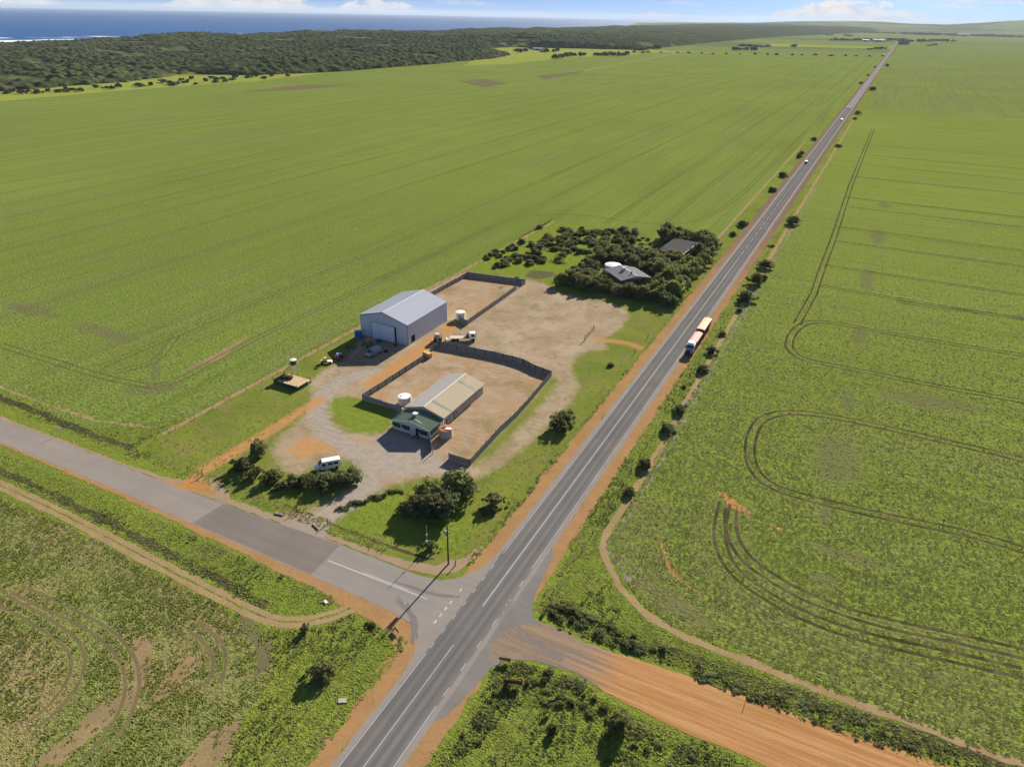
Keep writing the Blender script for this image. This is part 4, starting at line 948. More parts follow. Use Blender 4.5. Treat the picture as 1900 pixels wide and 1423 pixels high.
    # east side glazing and rail
    wn = MB().box(hw-0.24, hw-0.20, fy+0.7, -1.2, 1.1, 2.2).build('window', 'glass_dark', root)
    for i in range(5): MB().box(hw-0.2, hw-0.15, fy+0.7+i*1.15-0.04, fy+0.7+i*1.15+0.04, 1.05, 2.25).build('mullion', 'white_wall', wn)
    rl = MB().box(hw+0.35, hw+0.42, fy+0.3, -0.6, 0.85, 0.95).box(hw+0.35, hw+0.42, fy+0.3, -0.6, 0.45, 0.52); 
    for i in range(5): rl.box(hw+0.34, hw+0.43, fy+0.3+i*1.35, fy+0.4+i*1.35, 0, 0.95)
    rl.build('handrail', 'old_timber', root)
    cl = MB().hexa([(-0.95, -4.1, fr-0.35), (0.35, -4.1, fr-0.35), (0.35, -2.9, fr-0.35), (-0.95, -2.9, fr-0.35)], [(-0.85, -4.0, fr+0.75), (0.25, -4.0, fr+0.75), (0.25, -3.0, fr+0.75), (-0.85, -3.0, fr+0.75)]).build('roof_cooler', 'cream_wall', root)
    MB().box(-0.95, 0.35, -4.1, -2.9, fr+0.752, fr+0.84).build('lid', 'white_wall', cl)
    MB().hexa([(0.5, -5.1, fr-.3), (2.6, -5.1, fr-.6), (2.6, -4.95, fr-.6), (0.5, -4.95, fr-.3)], [(0.5, -5.1, fr+.02), (2.6, -5.1, fr-.50), (2.6, -4.95, fr-.50), (0.5, -4.95, fr+.02)]).build('vent_cover', 'white_wall', root)
    ch = MB().tube((-hw+0.5, -2.1, fe), (-hw+0.5, -2.1, fe+1.3), 0.13, n=10).build('flue', 'galvanised', root)
    MB().lathe([(0.32, 0), (0.34, 0.1), (0.05, 0.3)], 10, (-hw+0.5, -2.1, fe+1.3)).build('cowl', 'tank_white', ch)
    MB().tube((hw+0.15, -0.1, 3.1), (hw+1.2, -1.9, 2.45), 0.07, n=8).build('downpipe', 'white_wall', root)
build_house()

# ------------------------------------------------------------------ water tanks
def tank(loc, r, h, body, lidm, label, roofh=0.18, ribs=0, pipe=None):
    root = empty('water_tank', (loc[0], loc[1], 0), label=label, cat='water tank')
    prof = [(r, 0)]
    for i in range(6): prof += [(r, h*(i+0.45)/6), (r*1.018, h*(i+0.5)/6), (r, h*(i+0.55)/6)]
    prof += [(r, h)]
    MB().lathe(prof, 36).build('body', body, root)
    MB().lathe([(r*1.03, h+0.003), (r*1.03, h+0.05), (r*0.5, h+roofh*.8), (0.12, h+roofh)], 36).build('lid', lidm, root)
    MB().lathe([(0.25, 0), (0.25, 0.14), (0.1, 0.18)], 12, (-r*.45, -r*.2, h+roofh*.7)).build('hatch', lidm, root)
    if pipe:
        MB().tube((pipe[0], pipe[1], h+0.5), (pipe[0], pipe[1], 0.0), 0.06, n=8).build('pipe', 'white_wall', root)
    return root
tank((-118.5, 197.0), 1.65, 2.6, 'tank_white', 'tank_white', 'cream water tank at the corner of the shed yard fence', pipe=(1.5, -.9))
tank((-101.0, 137.4), 1.75, 2.2, 'tank_white', 'white_paint', 'white water tank inside the fence left of the house', pipe=(1.75, 0.4))
t = tank((-82.1, 128.3), 1.7, 2.35, 'tank_grey', 'rust', 'grey water tank with rusty orange lid by the house corner', roofh=0.1)
MB().hexa([(0.1, -.9, 2.52), (1.6, -.4, 2.52), (1.5, .6, 2.52), (0.3, .3, 2.52)], [(0.1, -.9, 2.58), (1.6, -.4, 2.58), (1.5, .6, 2.58), (0.3, .3, 2.58)]).build('cover_sheet', 'white_paint', t)
MB().hexa([(-.8, -.3, 2.50), (-.1, -.6, 2.50), (0, 0.1, 2.50), (-.6, 0.3, 2.50)], [(-.8, -.3, 2.53), (-.1, -.6, 2.53), (0, .1, 2.53), (-.6, .3, 2.53)]).build('hole', 'dark_void', t)
tank((-139.3, 166.4), 1.25, 2.3, 'tank_blue', 'tank_blue', 'blue plastic tank at the left corner of the big shed')
tank((-89.2, 273.2), 3.3, 3.0, 'tank_white', 'white_paint', 'wide white round tank beside the grey roof in the thicket', roofh=0.5)

# ------------------------------------------------------------------ sheet steel fences
def corr(w, h, n=14, d=0.035):
    mb = MB(); P = [(w*i/(2*n), d if i % 2 else -d) for i in range(2*n+1)]; m = len(P)
    vs = [(x, y, 0) for x, y in P]+[(x, y, h) for x, y in P]+[(x, y+0.012, 0) for x, y in P]+[(x, y+0.012, h) for x, y in P]
    fs = [(i, i+1, m+i+1, m+i) for i in range(m-1)]+[(2*m+i+1, 2*m+i, 3*m+i, 3*m+i+1) for i in range(m-1)]+[(m+i, m+i+1, 3*m+i+1, 3*m+i) for i in range(m-1)]
    return mb.add(vs, fs)
PANEL = corr(3.0, 1.8).mesh('panel', 'fence_steel')
POST = MB().box(-0.07, 0.07, -0.07, 0.07, 0, 1.95).mesh('post', 'fence_post')
RAIL = MB().box(0, 3.0, -0.03, 0.03, 0, 0.08).mesh('rail', 'fence_post')
def fence(name, label, runs, inner):
    """runs: polylines (ground points); inner: side (+1 left of travel) that carries posts and rails"""
    c = runs[0][0]; root = empty(name, (c[0], c[1], 0), label=label, cat='fence'); rr = random.Random(3)
    for run in runs:
        for a, b in zip(run[:-1], run[1:]):
            L = math.dist(a, b); n = max(1, round(L/3.05)); ang = math.atan2(b[1]-a[1], b[0]-a[0])
            nx, ny = -sin(ang)*inner, cos(ang)*inner
            for i in range(n):
                p = (a[0]+(b[0]-a[0])*i/n-c[0], a[1]+(b[1]-a[1])*i/n-c[1]); s = L/n/3.0
                o = inst('panel', PANEL, root, (p[0], p[1], 0.02), (rr.uniform(-.012, .012), 0, ang), (s*0.995, 1, 1+rr.uniform(-.03, .03)))
                inst('post', POST, root, (p[0]+nx*0.13, p[1]+ny*0.13, 0), (0, 0, ang))
                for z in (0.35, 1.4): inst('rail', RAIL, root, (p[0]+nx*0.08, p[1]+ny*0.08, z), (0, 0, ang), (s, 0.7, 1))
            inst('post', POST, root, (b[0]-c[0]+nx*0.13, b[1]-c[1]+ny*0.13, 0), (0, 0, ang))
    return root
Z18 = lambda *q: [at(x, y, 1.8) for x, y in q]
n_run = Z18((814.2, 633.1), (916.8, 652.3), (951, 660.5), (971.6, 666.6), (993.5, 677.6), (1023.6, 688.5), (981.6, 738), (956.3, 765.4), (928.9, 790.7), (903.6, 818), (871.5, 853), (832, 840.2))
w_run = Z18((671.6, 731.7), (728, 696), (786, 658.5))
w_top = Z18((797, 645), (814.2, 633.1))
s_run = Z18((671.6, 731.7), (743, 754.5))
hf = fence('sheet_fence', 'tall grey corrugated fence around the house yard', [n_run, w_top], -1)
for rn, sd in ((w_run, -1), (s_run, 1), ([(-84.6, 124.5), (-81.4, 120.4)], -1)):
    g = fence('tmp', None, [rn], sd)
    for ch in list(g.children):
        ch.location = (ch.location.x+g.location.x-hf.location.x, ch.location.y+g.location.y-hf.location.y, ch.location.z); ch.parent = hf
    bpy.data.objects.remove(g)
fence('sheet_fence', 'grey corrugated fence around the yard behind the big shed', [[(-118.0, 195.2), (-113.6, 192.9), (-114.0, 216), (-114.5, 233.0)], [(-114.5, 237.5), (-114.5, 241.0), (-139.0, 237.5), (-139.6, 197.0)]], 1)

# ------------------------------------------------------------------ neighbouring roofs in the thicket
def build_neighbour():
    ang = math.atan2(10.0, -10.7)      # long axis
    c = ((-78.6-89.3-83.1-69.9)/4, (255.5+265.5+276.8+265.4)/4)
    root = empty('thicket_house', (c[0], c[1], 0), ang, label='low grey-roofed house half hidden by trees beside the highway', cat='house')
    L, hw, e, r = 14.8, 6.6, 2.9, 4.1
    MB().box(-L/2+0.8, L/2-0.8, -hw+1.2, hw-1.2, 0, e-0.02).build('wall', 'brick_dark', root)
    MB().prism([(-hw+1.2, e), (hw-1.2, e), (0, r-.15)], -L/2+.8, L/2-.8, 'x').build('gable_wall', 'white_wall', root)
    n = 12; run = hw; rise = r-e; me = roof_sheet(L/n, run, rise, 0.03, ribs=4).mesh('roof_sheet', 'grey_roof')
    for i in range(n):
        inst('roof_sheet', me, root, (-L/2+(i+1)*L/n, 0, r), (0, 0, pi/2)); inst('roof_sheet', me, root, (-L/2+i*L/n, 0, r), (0, 0, -pi/2))
    MB().prism([(-.3, r-.02), (0, r+.12), (.3, r-.02), (.3, r+.02), (0, r+.16), (-.3, r+.02)], -L/2, L/2, 'x').build('ridge_cap', 'galvanised', root)
    for s in (-1, 1): MB().box(-L/2, L/2, *sorted((s*hw, s*(hw+.14))), e-.14, e-.02).build('gutter', 'white_wall', root)
    ac = MB().box(1.2, 2.4, 0.4, 1.5, r-.2, r+.75).build('roof_cooler', 'white_wall', root); MB().box(1.15, 2.45, .35, 1.55, r+.752, r+.85).build('lid', 'galvanised', ac)
    MB().tube((-3.6, .3, r-.1), (-3.6, .3, r+.8), .35, .2, 10).build('roof_vent', 'steel_dark', root)
    for i in range(3): MB().box(-L/2+.76, -L/2+.795, -3.8+i*2.8, -2.2+i*2.8, 1.0, 2.1).build('window', 'glass_dark', root)
    ang = RAD(-9); root = empty('old_shed', (-71.4, 310.5, 0), ang, label='dark weathered shed roof among dense trees at the back', cat='shed')
    MB().box(-5.6, 5.6, -8.6, 8.6, 0, 3.0).build('wall', 'brick_dark', root)
    n = 8; w = 11.8/n; me = roof_sheet(w*.998, 18.0, 1.6, .04, ribs=4).mesh('roof_sheet', 'old_dark_roof')
    for i in range(n): inst('roof_sheet', me, root, (-5.9+i*w, 9.0, 4.7), (0, 0, -pi/2))
    MB().prism([(-8.6, 3.0), (8.6, 3.0), (8.6, 4.55), (-8.6, 3.03)], -5.6, 5.6, 'x').build('gable_wall', 'brick_dark', root)
    MB().hexa([(5.92, -9.0, 2.95), (6.08, -9.0, 2.95), (6.08, 9.0, 4.55), (5.92, 9.0, 4.55)], [(5.92, -9.0, 3.3), (6.08, -9.0, 3.3), (6.08, 9.0, 4.9), (5.92, 9.0, 4.9)]).build('barge_board', 'white_wall', root)
build_neighbour()

# ------------------------------------------------------------------ wheels and vehicles (local: nose towards -y)
def wheel(parent, x, y, r, w):
    o = MB().lathe([(r*.62, -w/2), (r*.92, -w/2), (r, -w/2+.05), (r, w/2-.05), (r*.92, w/2), (r*.62, w/2)], 18).build('wheel', 'rubber', parent, (x, y, r))
    o.rotation_euler = (0, pi/2, 0)
    MB().lathe([(r*.60, -w/2+.04), (r*.60, w/2-.04)], 14).build('rim', 'galvanised', o)
    return o
def car(loc, rz, body, label, kind='wagon', cat='car', group=None):
    root = empty('car' if cat == 'car' else 'van', (loc[0], loc[1], loc[2] if len(loc) > 2 else 0), rz, label, cat, group)
    L = {'wagon': 4.7, 'van': 5.4}[kind]; w = 0.92; h = {'wagon': 1.75, 'van': 2.25}[kind]
    z0 = 0.38
    if kind == 'wagon': pr = [(-L/2, z0), (L/2, z0), (L/2, 0.95), (L/2-.12, h-.12), (L/2-.35, h), (-0.55, h), (-1.25, 1.12), (-L/2+.1, 0.98), (-L/2, 0.8)]
    else: pr = [(-L/2, z0), (L/2, z0), (L/2, 1.2), (L/2-.06, h-.1), (L/2-.2, h), (-L/2+1.5, h), (-L/2+0.75, 1.35), (-L/2+.08, 1.08), (-L/2, .8)]
    mb = MB(); n = len(pr)
    # tapered greenhouse: upper points pulled in
    def wx(z): return w if z < 1.15 else w-0.16*(z-1.15)/(h-1.15)
    vs = [(-wx(z), y, z) for y, z in pr]+[(wx(z), y, z) for y, z in pr]
    fs = [tuple(range(n)), tuple(range(2*n-1, n-1, -1))]+[(i, n+i, n+(i+1) % n, (i+1) % n) for i in range(n)]
    bevel(mb.add(vs, fs).build('body', body, root), .05)
    # glass
    if kind == 'wagon':
        ws = [(-.62, h-.07), (-1.2, 1.16)]; sides = [(-.55, .55), (.62, 1.45), (1.5, L/2-.3)]; zb, zt = 1.12, h-.2; yr = L/2-.05
    else:
        ws = [(-L/2+1.45, h-.06), (-L/2+.8, 1.4)]; sides = [(-L/2+1.3, -L/2+2.2)]+([(-.1, 1.0), (1.1, 2.2)] if 'bus' in label else []); zb, zt = 1.35, h-.4; yr = L/2-.02
    (ya, za), (yb, zb2) = ws; e = .025
    MB().add([(-wx(za)+.1, ya-e, za+e), (wx(za)-.1, ya-e, za+e), (wx(zb2)-.1, yb-e, zb2+e), (-wx(zb2)+.1, yb-e, zb2+e)], [(3, 2, 1, 0)]).build('windscreen', 'glass_dark', root)
    MB().add([(-.7, yr+.02+.03, zb+.05), (.7, yr+.05, zb+.05), (.62, yr-.02, zt+.05), (-.62, yr-.02, zt+.05)], [(0, 1, 2, 3)]).build('rear_window', 'glass_dark', root)
    for s in (-1, 1):
        for a, b in sides:
            q = [(s*(wx(zb)+.012), a, zb), (s*(wx(zb)+.012), b, zb), (s*(wx(zt)+.012), b-.05, zt), (s*(wx(zt)+.012), a+.12, zt)]
            MB().add(q, [(0, 1, 2, 3) if s > 0 else (3, 2, 1, 0)]).build('window', 'glass_dark', root)
        for y in (-L/2+.85, L/2-.95): wheel(root, s*(w-.1), y, .36, .24)
        MB().box(*sorted((s*.45, s*.85)), -L/2-.03, -L/2+.06, .72, .9).build('headlight', 'insulator', root)
        MB().box(*sorted((s*.72, s*.9)), L/2-.02, L/2+.02, .8, 1.1).build('tail_light', 'red_paint', root)
        MB().box(*sorted((s*(w+.01), s*(w+.2))), -.95, -.85, 1.1, 1.28).build('mirror', 'steel_dark', root)
    MB().box(-w+.05, w-.05, -L/2-.06, -L/2+.04, .36, .56).build('bumper', 'steel_dark', root)
    return root
car((-47.3, 589, .026), pi, 'navy_paint', 'dark car driving away along the highway', 'wagon')
car((-44.2, 884, .026), 0, 'white_paint', 'white car far up the highway, driving towards the junction', 'wagon')
v = car(at(607, 853, 2.4)+(.008,), RAD(-42), 'white_paint', 'white van parked behind the row of dark bushes', 'van', 'van'); v.scale = (1.12, 1.08, 1.1)
v = car((-127.2, 158.3, .008), RAD(-6), 'silver_paint', 'silver van in the shadow of the big shed', 'van', 'van')

def build_road_train():
    root = empty('grain_truck', (-39.75, 205.2, .016), label='white truck with two covered grain trailers stopped on the highway shoulder', cat='truck')
    # prime mover, nose at y=0
    cab = MB()
    cab.hexa([(-1.15, 0.55, 1.0), (1.15, 0.55, 1.0), (1.2, 2.6, 1.0), (-1.2, 2.6, 1.0)], [(-1.0, .75, 2.0), (1.0, .75, 2.0), (1.15, 2.05, 2.15), (-1.15, 2.05, 2.15)])
    cb = cab.build('bonnet', 'silver_paint', root); bevel(cb, .08)
    bevel(MB().prism([(1.75, 1.0), (4.5, 1.0), (4.5, 3.2), (2.35, 3.2), (1.95, 2.2)], -1.22, 1.22, 'x').build('cab', 'white_paint', root), .06)
    MB().add([(-1.08, 1.92, 2.25), (1.08, 1.92, 2.25), (1.05, 2.3, 3.1), (-1.05, 2.3, 3.1)], [(0, 1, 2, 3)]).build('windscreen', 'glass_dark', root)
    for s in (-1, 1): MB().add([(s*1.235, 2.4, 2.1), (s*1.235, 3.3, 2.1), (s*1.235, 3.3, 2.9), (s*1.235, 2.6, 2.9)], [(0, 1, 2, 3) if s > 0 else (3, 2, 1, 0)]).build('window', 'glass_dark', root)
    MB().prism([(2.3, 3.2), (4.5, 3.2), (4.5, 3.75), (3.0, 3.6)], -1.05, 1.05, 'x').build('wind_deflector', 'white_paint', root)
    bb = MB(); bb.box(-1.2, 1.2, .1, .35, .4, .75)
    for x in (-1.1, -.55, 0, .55, 1.1): bb.tube((x, .2, .5), (x, .1, 1.7), .05, n=6)
    bb.tube((-1.15, .12, 1.65), (1.15, .12, 1.65), .06, n=6).tube((-1.15, .15, 1.2), (1.15, .15, 1.2), .05, n=6)
    bb.build('bull_bar', 'steel_dark', root)
    for x in (-.9, .9): MB().box(x-.2, x+.2, .5, .62, 1.15, 1.45).build('headlight', 'insulator', root)
    MB().box(-.55, .55, .5, .58, 1.0, 1.85).build('grille', 'steel_dark', root)
    for s in (-1, 1):
        MB().tube((s*1.3, 4.35, 1.0), (s*1.3, 4.35, 3.9), .1, n=8).build('exhaust', 'galvanised', root)
        MB().box(*sorted((s*1.25, s*1.6)), 2.2, 2.3, 1.9, 2.7).build('mirror', 'steel_dark', root)
        MB().box(*sorted((s*.7, s*1.2)), 2.9, 4.4, .45, .99).build('fuel_tank', 'galvanised', root)
        wheel(root, s*1.05, 1.5, .52, .32)
        for y in (5.1, 6.4): wheel(root, s*.95, y, .52, .55)
    MB().box(-.45, .45, 2.0, 26.3, .75, .99).build('chassis', 'steel_dark', root)
    def trailer(y0, y1, h, body, tarp, lab, axles):
        b = MB().hexa([(-1.15, y0, 1.05), (1.15, y0, 1.05), (1.15, y1, 1.05), (-1.15, y1, 1.05)], [(-1.25, y0, h), (1.25, y0, h), (1.25, y1, h), (-1.25, y1, h)]).build('trailer_body', body, root); b['label'] = lab
        n = int((y1-y0)/.8)
        for i in range(n+1):
            y = y0+.05+(y1-y0-.1)*i/n
            for s in (-1, 1): MB().hexa([(s*1.15-.03 if s < 0 else 1.15, y-.05, 1.1), (s*1.15 if s < 0 else 1.18, y-.05, 1.1), (s*1.15 if s < 0 else 1.18, y+.05, 1.1), (s*1.15-.03 if s < 0 else 1.15, y+.05, 1.1)], [(s*1.25-.05 if s < 0 else 1.25, y-.05, h), (s*1.25 if s < 0 else 1.30, y-.05, h), (s*1.25 if s < 0 else 1.30, y+.05, h), (s*1.25-.05 if s < 0 else 1.25, y+.05, h)]).build('side_rib', body, b)
        m = 9; V = []; F = []           # tarp with bows
        for i in range(m+1):
            y = y0-.04+(y1-y0+.08)*i/m; lift = .10 if i % 2 else .0
            V += [(-1.3, y, h-.25), (-1.29, y, h+.02), (-.6, y, h+.14+lift), (0, y, h+.18+lift), (.6, y, h+.14+lift), (1.29, y, h+.02), (1.3, y, h-.25)]
        for i in range(m):
            for j in range(6): F.append((i*7+j, i*7+j+1, i*7+8+j, i*7+7+j))
        t = MB().add(V, F).build('tarp', tarp, root)
        MB().box(-.16, .14, y0+.2, y1-.2, h+.19, h+.30).build('tarp_roll', 'tarp_pale', t) if tarp == 'tarp_red' else MB().box(1.30, 1.36, y0, y1, h-.12, h+.0).build('tarp_rail', 'white_paint', t)
        for y in axles:
            for s in (-1, 1): wheel(root, s*.95, y, .5, .52)
            MB().tube((-.9, y, .5), (.9, y, .5), .09, n=8).build('axle', 'steel_dark', root)
    trailer(4.75, 13.9, 3.15, 'trailer_red', 'tarp_red', 'front trailer under a faded red tarp', (10.4, 11.7, 13.0))
    trailer(15.2, 26.3, 3.75, 'trailer_red', 'tarp_tan', 'rear trailer under a tan tarp', (17.0, 18.3, 23.2, 24.5))
    MB().box(-.1, .1, 13.9, 15.2, .8, .95).build('drawbar', 'steel_dark', root)
build_road_train()

# ------------------------------------------------------------------ yard machinery
def build_tray_truck():
    a = (-113.3, 178.9); b = (-104.6, 183.9); ang = math.atan2(b[1]-a[1], b[0]-a[0])
    root = empty('tray_truck', (a[0], a[1], .008), ang, label='white-cabbed truck with a long bare tray behind the house fence', cat='truck')
    MB().box(1.6, 9.0, -.45, .45, .7, .95).build('chassis', 'steel_dark', root)
    MB().box(1.2, 7.0, -1.15, 1.15, 1.0, 1.12).build('tray', 'cream_roof', root)
    for s in (-1, 1): MB().box(1.2, 7.0, *sorted((s*1.151, s*1.22)), .95, 1.2).build('side_rail', 'tank_white', root)
    MB().box(6.6, 7.5, -1.0, 1.0, 1.12, 2.1).build('toolbox', 'steel_dark', root)
    c = MB().prism([(7.7, .8), (9.9, .8), (9.9, 1.5), (9.55, 2.75), (7.7, 2.75)], -1.1, 1.1).build('cab', 'white_paint', root); bevel(c, .08)
    MB().add([(9.93, -.95, 1.6), (9.93, .95, 1.6), (9.62, .9, 2.62), (9.62, -.9, 2.62)], [(0, 1, 2, 3)]).build('windscreen', 'glass_dark', root)
    for s in (-1, 1): MB().add([(8.3, s*1.115, 1.6), (9.5, s*1.115, 1.6), (9.3, s*1.115, 2.5), (8.3, s*1.115, 2.5)], [(0, 1, 2, 3) if s < 0 else (3, 2, 1, 0)]).build('window', 'glass_dark', root)
    for x in (2.6, 3.8, 9.0):
        for s in (-1, 1):
            o = wheel(root, 0, 0, .5, .4); o.location = (x, s*.95, .5); o.rotation_euler = (pi/2, 0, 0)
    MB().box(9.9, 10.05, -1.1, 1.1, .55, .85).build('bumper', 'steel_dark', root)
    MB().box(10.05, 10.15, .6, 1.2, 1.5, 2.2).build('mirror', 'steel_dark', root)
    # loader parked at its tail
    root = empty('front_loader', (-115.4, 176.9, .008), ang, label='grey loader with cream lift arms at the fence corner', cat='loader')
    c = MB().prism([(-1.0, .7), (1.1, .7), (1.1, 1.5), (.7, 2.5), (-.8, 2.5), (-1.0, 1.6)], -.75, .75).build('cab', 'fence_steel', root); bevel(c, .06)
    MB().box(-.7, .6, -.8, .8, 2.5, 2.62).build('roof', 'galvanised', root)
    MB().add([(1.12, -.65, 1.55), (1.12, .65, 1.55), (.75, .6, 2.42), (.75, -.6, 2.42)], [(0, 1, 2, 3)]).build('windscreen', 'glass_dark', root)
    for s in (-1, 1):
        MB().tube((-.2, s*.85, 1.5), (1.9, s*.85, 2.1), .11, n=6).tube((1.9, s*.85, 2.1), (3.1, s*.85, .7), .10, n=6).build('lift_arm', 'tank_white', root)
        for x in (-.6, .9):
            o = wheel(root, 0, 0, .6, .4); o.location = (x, s*.85, .6); o.rotation_euler = (pi/2, 0, 0)
    MB().prism([(2.9, .15), (3.7, .1), (3.8, .25), (3.2, .35), (3.1, 1.0), (2.9, 1.0)], -1.0, 1.0).build('bucket', 'tank_white', root)
build_tray_truck()
def build_auger():
    root = empty('grain_auger', (-133.2, 162.5, .008), label='yellow grain auger with its long tube lying in the shed shadow', cat='auger')
    MB().tube((.6, .8, 1.5), (2.3, -9.3, .25), .17, n=10).build('auger_tube', 'yellow_paint', root)
    fr = MB()
    for s in (-1, 1): fr.tube((s*.9, -.9, .3), (s*.15, .5, 1.9), .06, n=6).tube((s*.9, 1.6, .3), (s*.15, .5, 1.9), .06, n=6).tube((s*.9, -.9, .4), (s*.9, 1.6, .4), .06, n=6)
    fr.tube((-.9, .3, .9), (.9, .3, .9), .06, n=6).tube((0, -1.6, .6), (0, 2.0, 1.5), .07, n=6)
    fr.build('frame', 'yellow_paint', root)
    MB().prism([(-.7, .9), (.7, .9), (1.0, 1.7), (-1.0, 1.7)], .8, 2.2).build('hopper', 'yellow_paint', root)
    MB().box(-.5, .5, -.9, -.2, .6, 1.3).build('engine', 'steel_dark', root)
    MB().tube((.2, .9, 1.7), (.2, .9, 2.3), .12, n=8).build('filter', 'galvanised', root)
    for s in (-1, 1):
        for y in (-.7, 1.5): wheel(root, s*1.0, y, .38, .22)
    root = empty('cultivator', (-136.4, 158.6, .008), RAD(25), label='dark tined cultivator beside the yellow auger', cat='machinery')
    fr = MB()
    for y in (-1.2, 0, 1.2): fr.box(-1.6, 1.6, y-.06, y+.06, .55, .67)
    for x in (-1.55, 0, 1.55): fr.box(x-.06, x+.06, -1.2, 1.2, .68, .78)
    fr.tube((-.5, -1.2, .6), (0, -2.9, .45), .06, n=6).tube((.5, -1.2, .6), (0, -2.9, .45), .06, n=6)
    fr.build('frame', 'steel_dark', root)
    for y in (-1.2, 0, 1.2):
        for i in range(5): MB().tube((-1.5+i*.75, y, .56), (-1.5+i*.75, y+.25, .02), .035, n=5).build('tine', 'steel_dark', root)
    for s in (-1, 1): wheel(root, s*1.3, .6, .34, .2)
build_auger()
def build_small_machines():
    # ride-on buggy half in the sun
    root = empty('farm_buggy', at(607, 674)+(.008,), RAD(120), label='small farm buggy with a white bonnet at the shadow edge', cat='buggy')
    bevel(MB().prism([(-1.6, .45), (-.2, .45), (-.1, .9), (-1.4, .85)], -.6, .6, 'x').build('bonnet', 'white_paint', root), .05)
    MB().box(-.55, .55, -.2, 1.7, .42, .6).build('floor', 'steel_dark', root)
    MB().box(-.5, .5, .3, .8, .6, .8).box(-.5, .5, .8, .95, .6, 1.35).build('seat', 'rubber', root)
    MB().box(-.65, .65, 1.0, 1.9, .7, 1.05).build('load_tray', 'orange_paint', root)
    cg = MB()
    for s in (-1, 1): cg.tube((s*.55, -.1, .8), (s*.5, .1, 1.9), .04, n=6).tube((s*.55, 1.0, .8), (s*.5, .9, 1.9), .04, n=6).tube((s*.5, .1, 1.9), (s*.5, .9, 1.9), .04, n=6)
    cg.build('roll_cage', 'steel_dark', root)
    MB().box(-.55, .55, .05, .95, 1.9, 1.96).build('canopy', 'orange_paint', root)
    for s in (-1, 1):
        for y in (-1.1, 1.3): wheel(root, s*.65, y, .34, .28)
    root = empty('red_trailer', at(628, 665)+(.008,), RAD(25), label='low red trailer carrying dark boxes in the shed shadow', cat='trailer')
    MB().box(-.95, .95, -1.6, 1.7, .5, .62).build('deck', 'red_paint', root)
    for s in (-1, 1): MB().box(*sorted((s*.951, s*1.0)), -1.6, 1.7, .5, .95).build('side_board', 'red_paint', root)
    MB().box(-.95, .95, -1.66, -1.602, .5, .95).build('tail_board', 'red_paint', root)
    MB().box(-.7, .1, -.9, .2, .63, 1.2).build('box', 'navy_paint', root); MB().box(.15, .8, -.6, .9, .63, 1.0).build('box', 'steel_dark', root); MB().box(-.8, .7, .95, 1.6, .63, 1.15).build('box', 'insulator', root)
    MB().tube((0, 1.7, .5), (0, 2.8, .45), .05, n=6).build('drawbar', 'steel_dark', root)
    for s in (-1, 1): wheel(root, s*1.12, 0, .34, .2)
    def tyre(loc, r, label, tilt=0.0):
        o = MB().lathe([(r*.55, 0), (r*.9, 0), (r, .08), (r, .30), (r*.9, .38), (r*.55, .38)], 22).build('discarded_tractor_tyre', 'rubber', None, (loc[0], loc[1], .008)); o.rotation_euler = (tilt, 0, 0)
        bm = bmesh.new(); bm.from_mesh(o.data)
        for f in [f for f in bm.faces if len(f.verts) > 4]: bm.faces.remove(f)
        n = 22; bm.verts.ensure_lookup_table()
        for i in range(n): bm.faces.new((bm.verts[5*n+i], bm.verts[5*n+(i+1) % n], bm.verts[(i+1) % n], bm.verts[i]))
        bm.to_mesh(o.data); bm.free()
        tag(o, label, 'tyre')
    tyre(at(716, 653), .75, 'big old tyre lying flat beside the silver van')
    tyre(at(734, 641), .55, 'old tyre lying against the big shed doors')
    root = empty('blue_crate', at(703.5, 635)+(.008,), RAD(8), label='dark blue open crate in front of the shed doors', cat='crate')
    for q in ((-.9, .9, -.6, .6, .05, .1), (-.9, -.85, -.6, .6, .1, .7), (.85, .9, -.6, .6, .1, .7), (-.85, .85, -.6, -.55, .1, .7), (-.85, .85, .55, .6, .1, .7)): MB().box(*q).build('side' if q[5] > .2 else 'base', 'tank_blue', root)
    # orange steel bin standing across the fence opening
    root = empty('steel_bin', at(793, 662)+(.008,), RAD(-15), label='orange-yellow steel bin standing in the gap of the house fence', cat='bin')
    for q in ((-1.5, 1.5, -.7, .7, .12, .2), (-1.5, -1.42, -.7, .7, .2, 1.5), (1.42, 1.5, -.7, .7, .2, 1.5), (-1.42, 1.42, -.7, -.62, .2, 1.5), (-1.42, 1.42, .62, .7, .2, 1.5), (-1.5, 1.5, -.7, .7, 1.505, 1.56)):
        MB().box(*q).build('lid' if q[4] > 1.4 else ('side' if q[5] > .3 else 'base'), 'orange_paint', root)
    for x in (-.9, 0, .9): MB().box(x-.05, x+.05, -.76, -.702, .2, 1.45).build('side_rib', 'orange_paint', root)
    for x in (-1.2, 1.2): MB().box(x-.1, x+.1, -.7, .7, 0, .118).build('skid', 'steel_dark', root)
    # rusty pipes on the shed fence
    for j in range(4):
        a = (-115.3-.32*(j % 3), 203.2+.4*j); 
        o = MB().tube((0, 0, .19+.3*(j//3)), (-.05, 9.6-.7*j, .19+.3*(j//3)), .15, n=12).build('rusty_pipe', 'rust' if j % 2 == 0 else 'old_timber', None, (a[0], a[1], .008))
        tag(o, ['long rusty pipe stacked inside the shed yard fence, nearest the fence', 'second rusty pipe from the shed yard fence', 'third rusty pipe from the shed yard fence', 'brown pipe resting on top of the pipe stack'][j], 'pipe', 'pipes stacked by the shed yard fence')
build_small_machines()
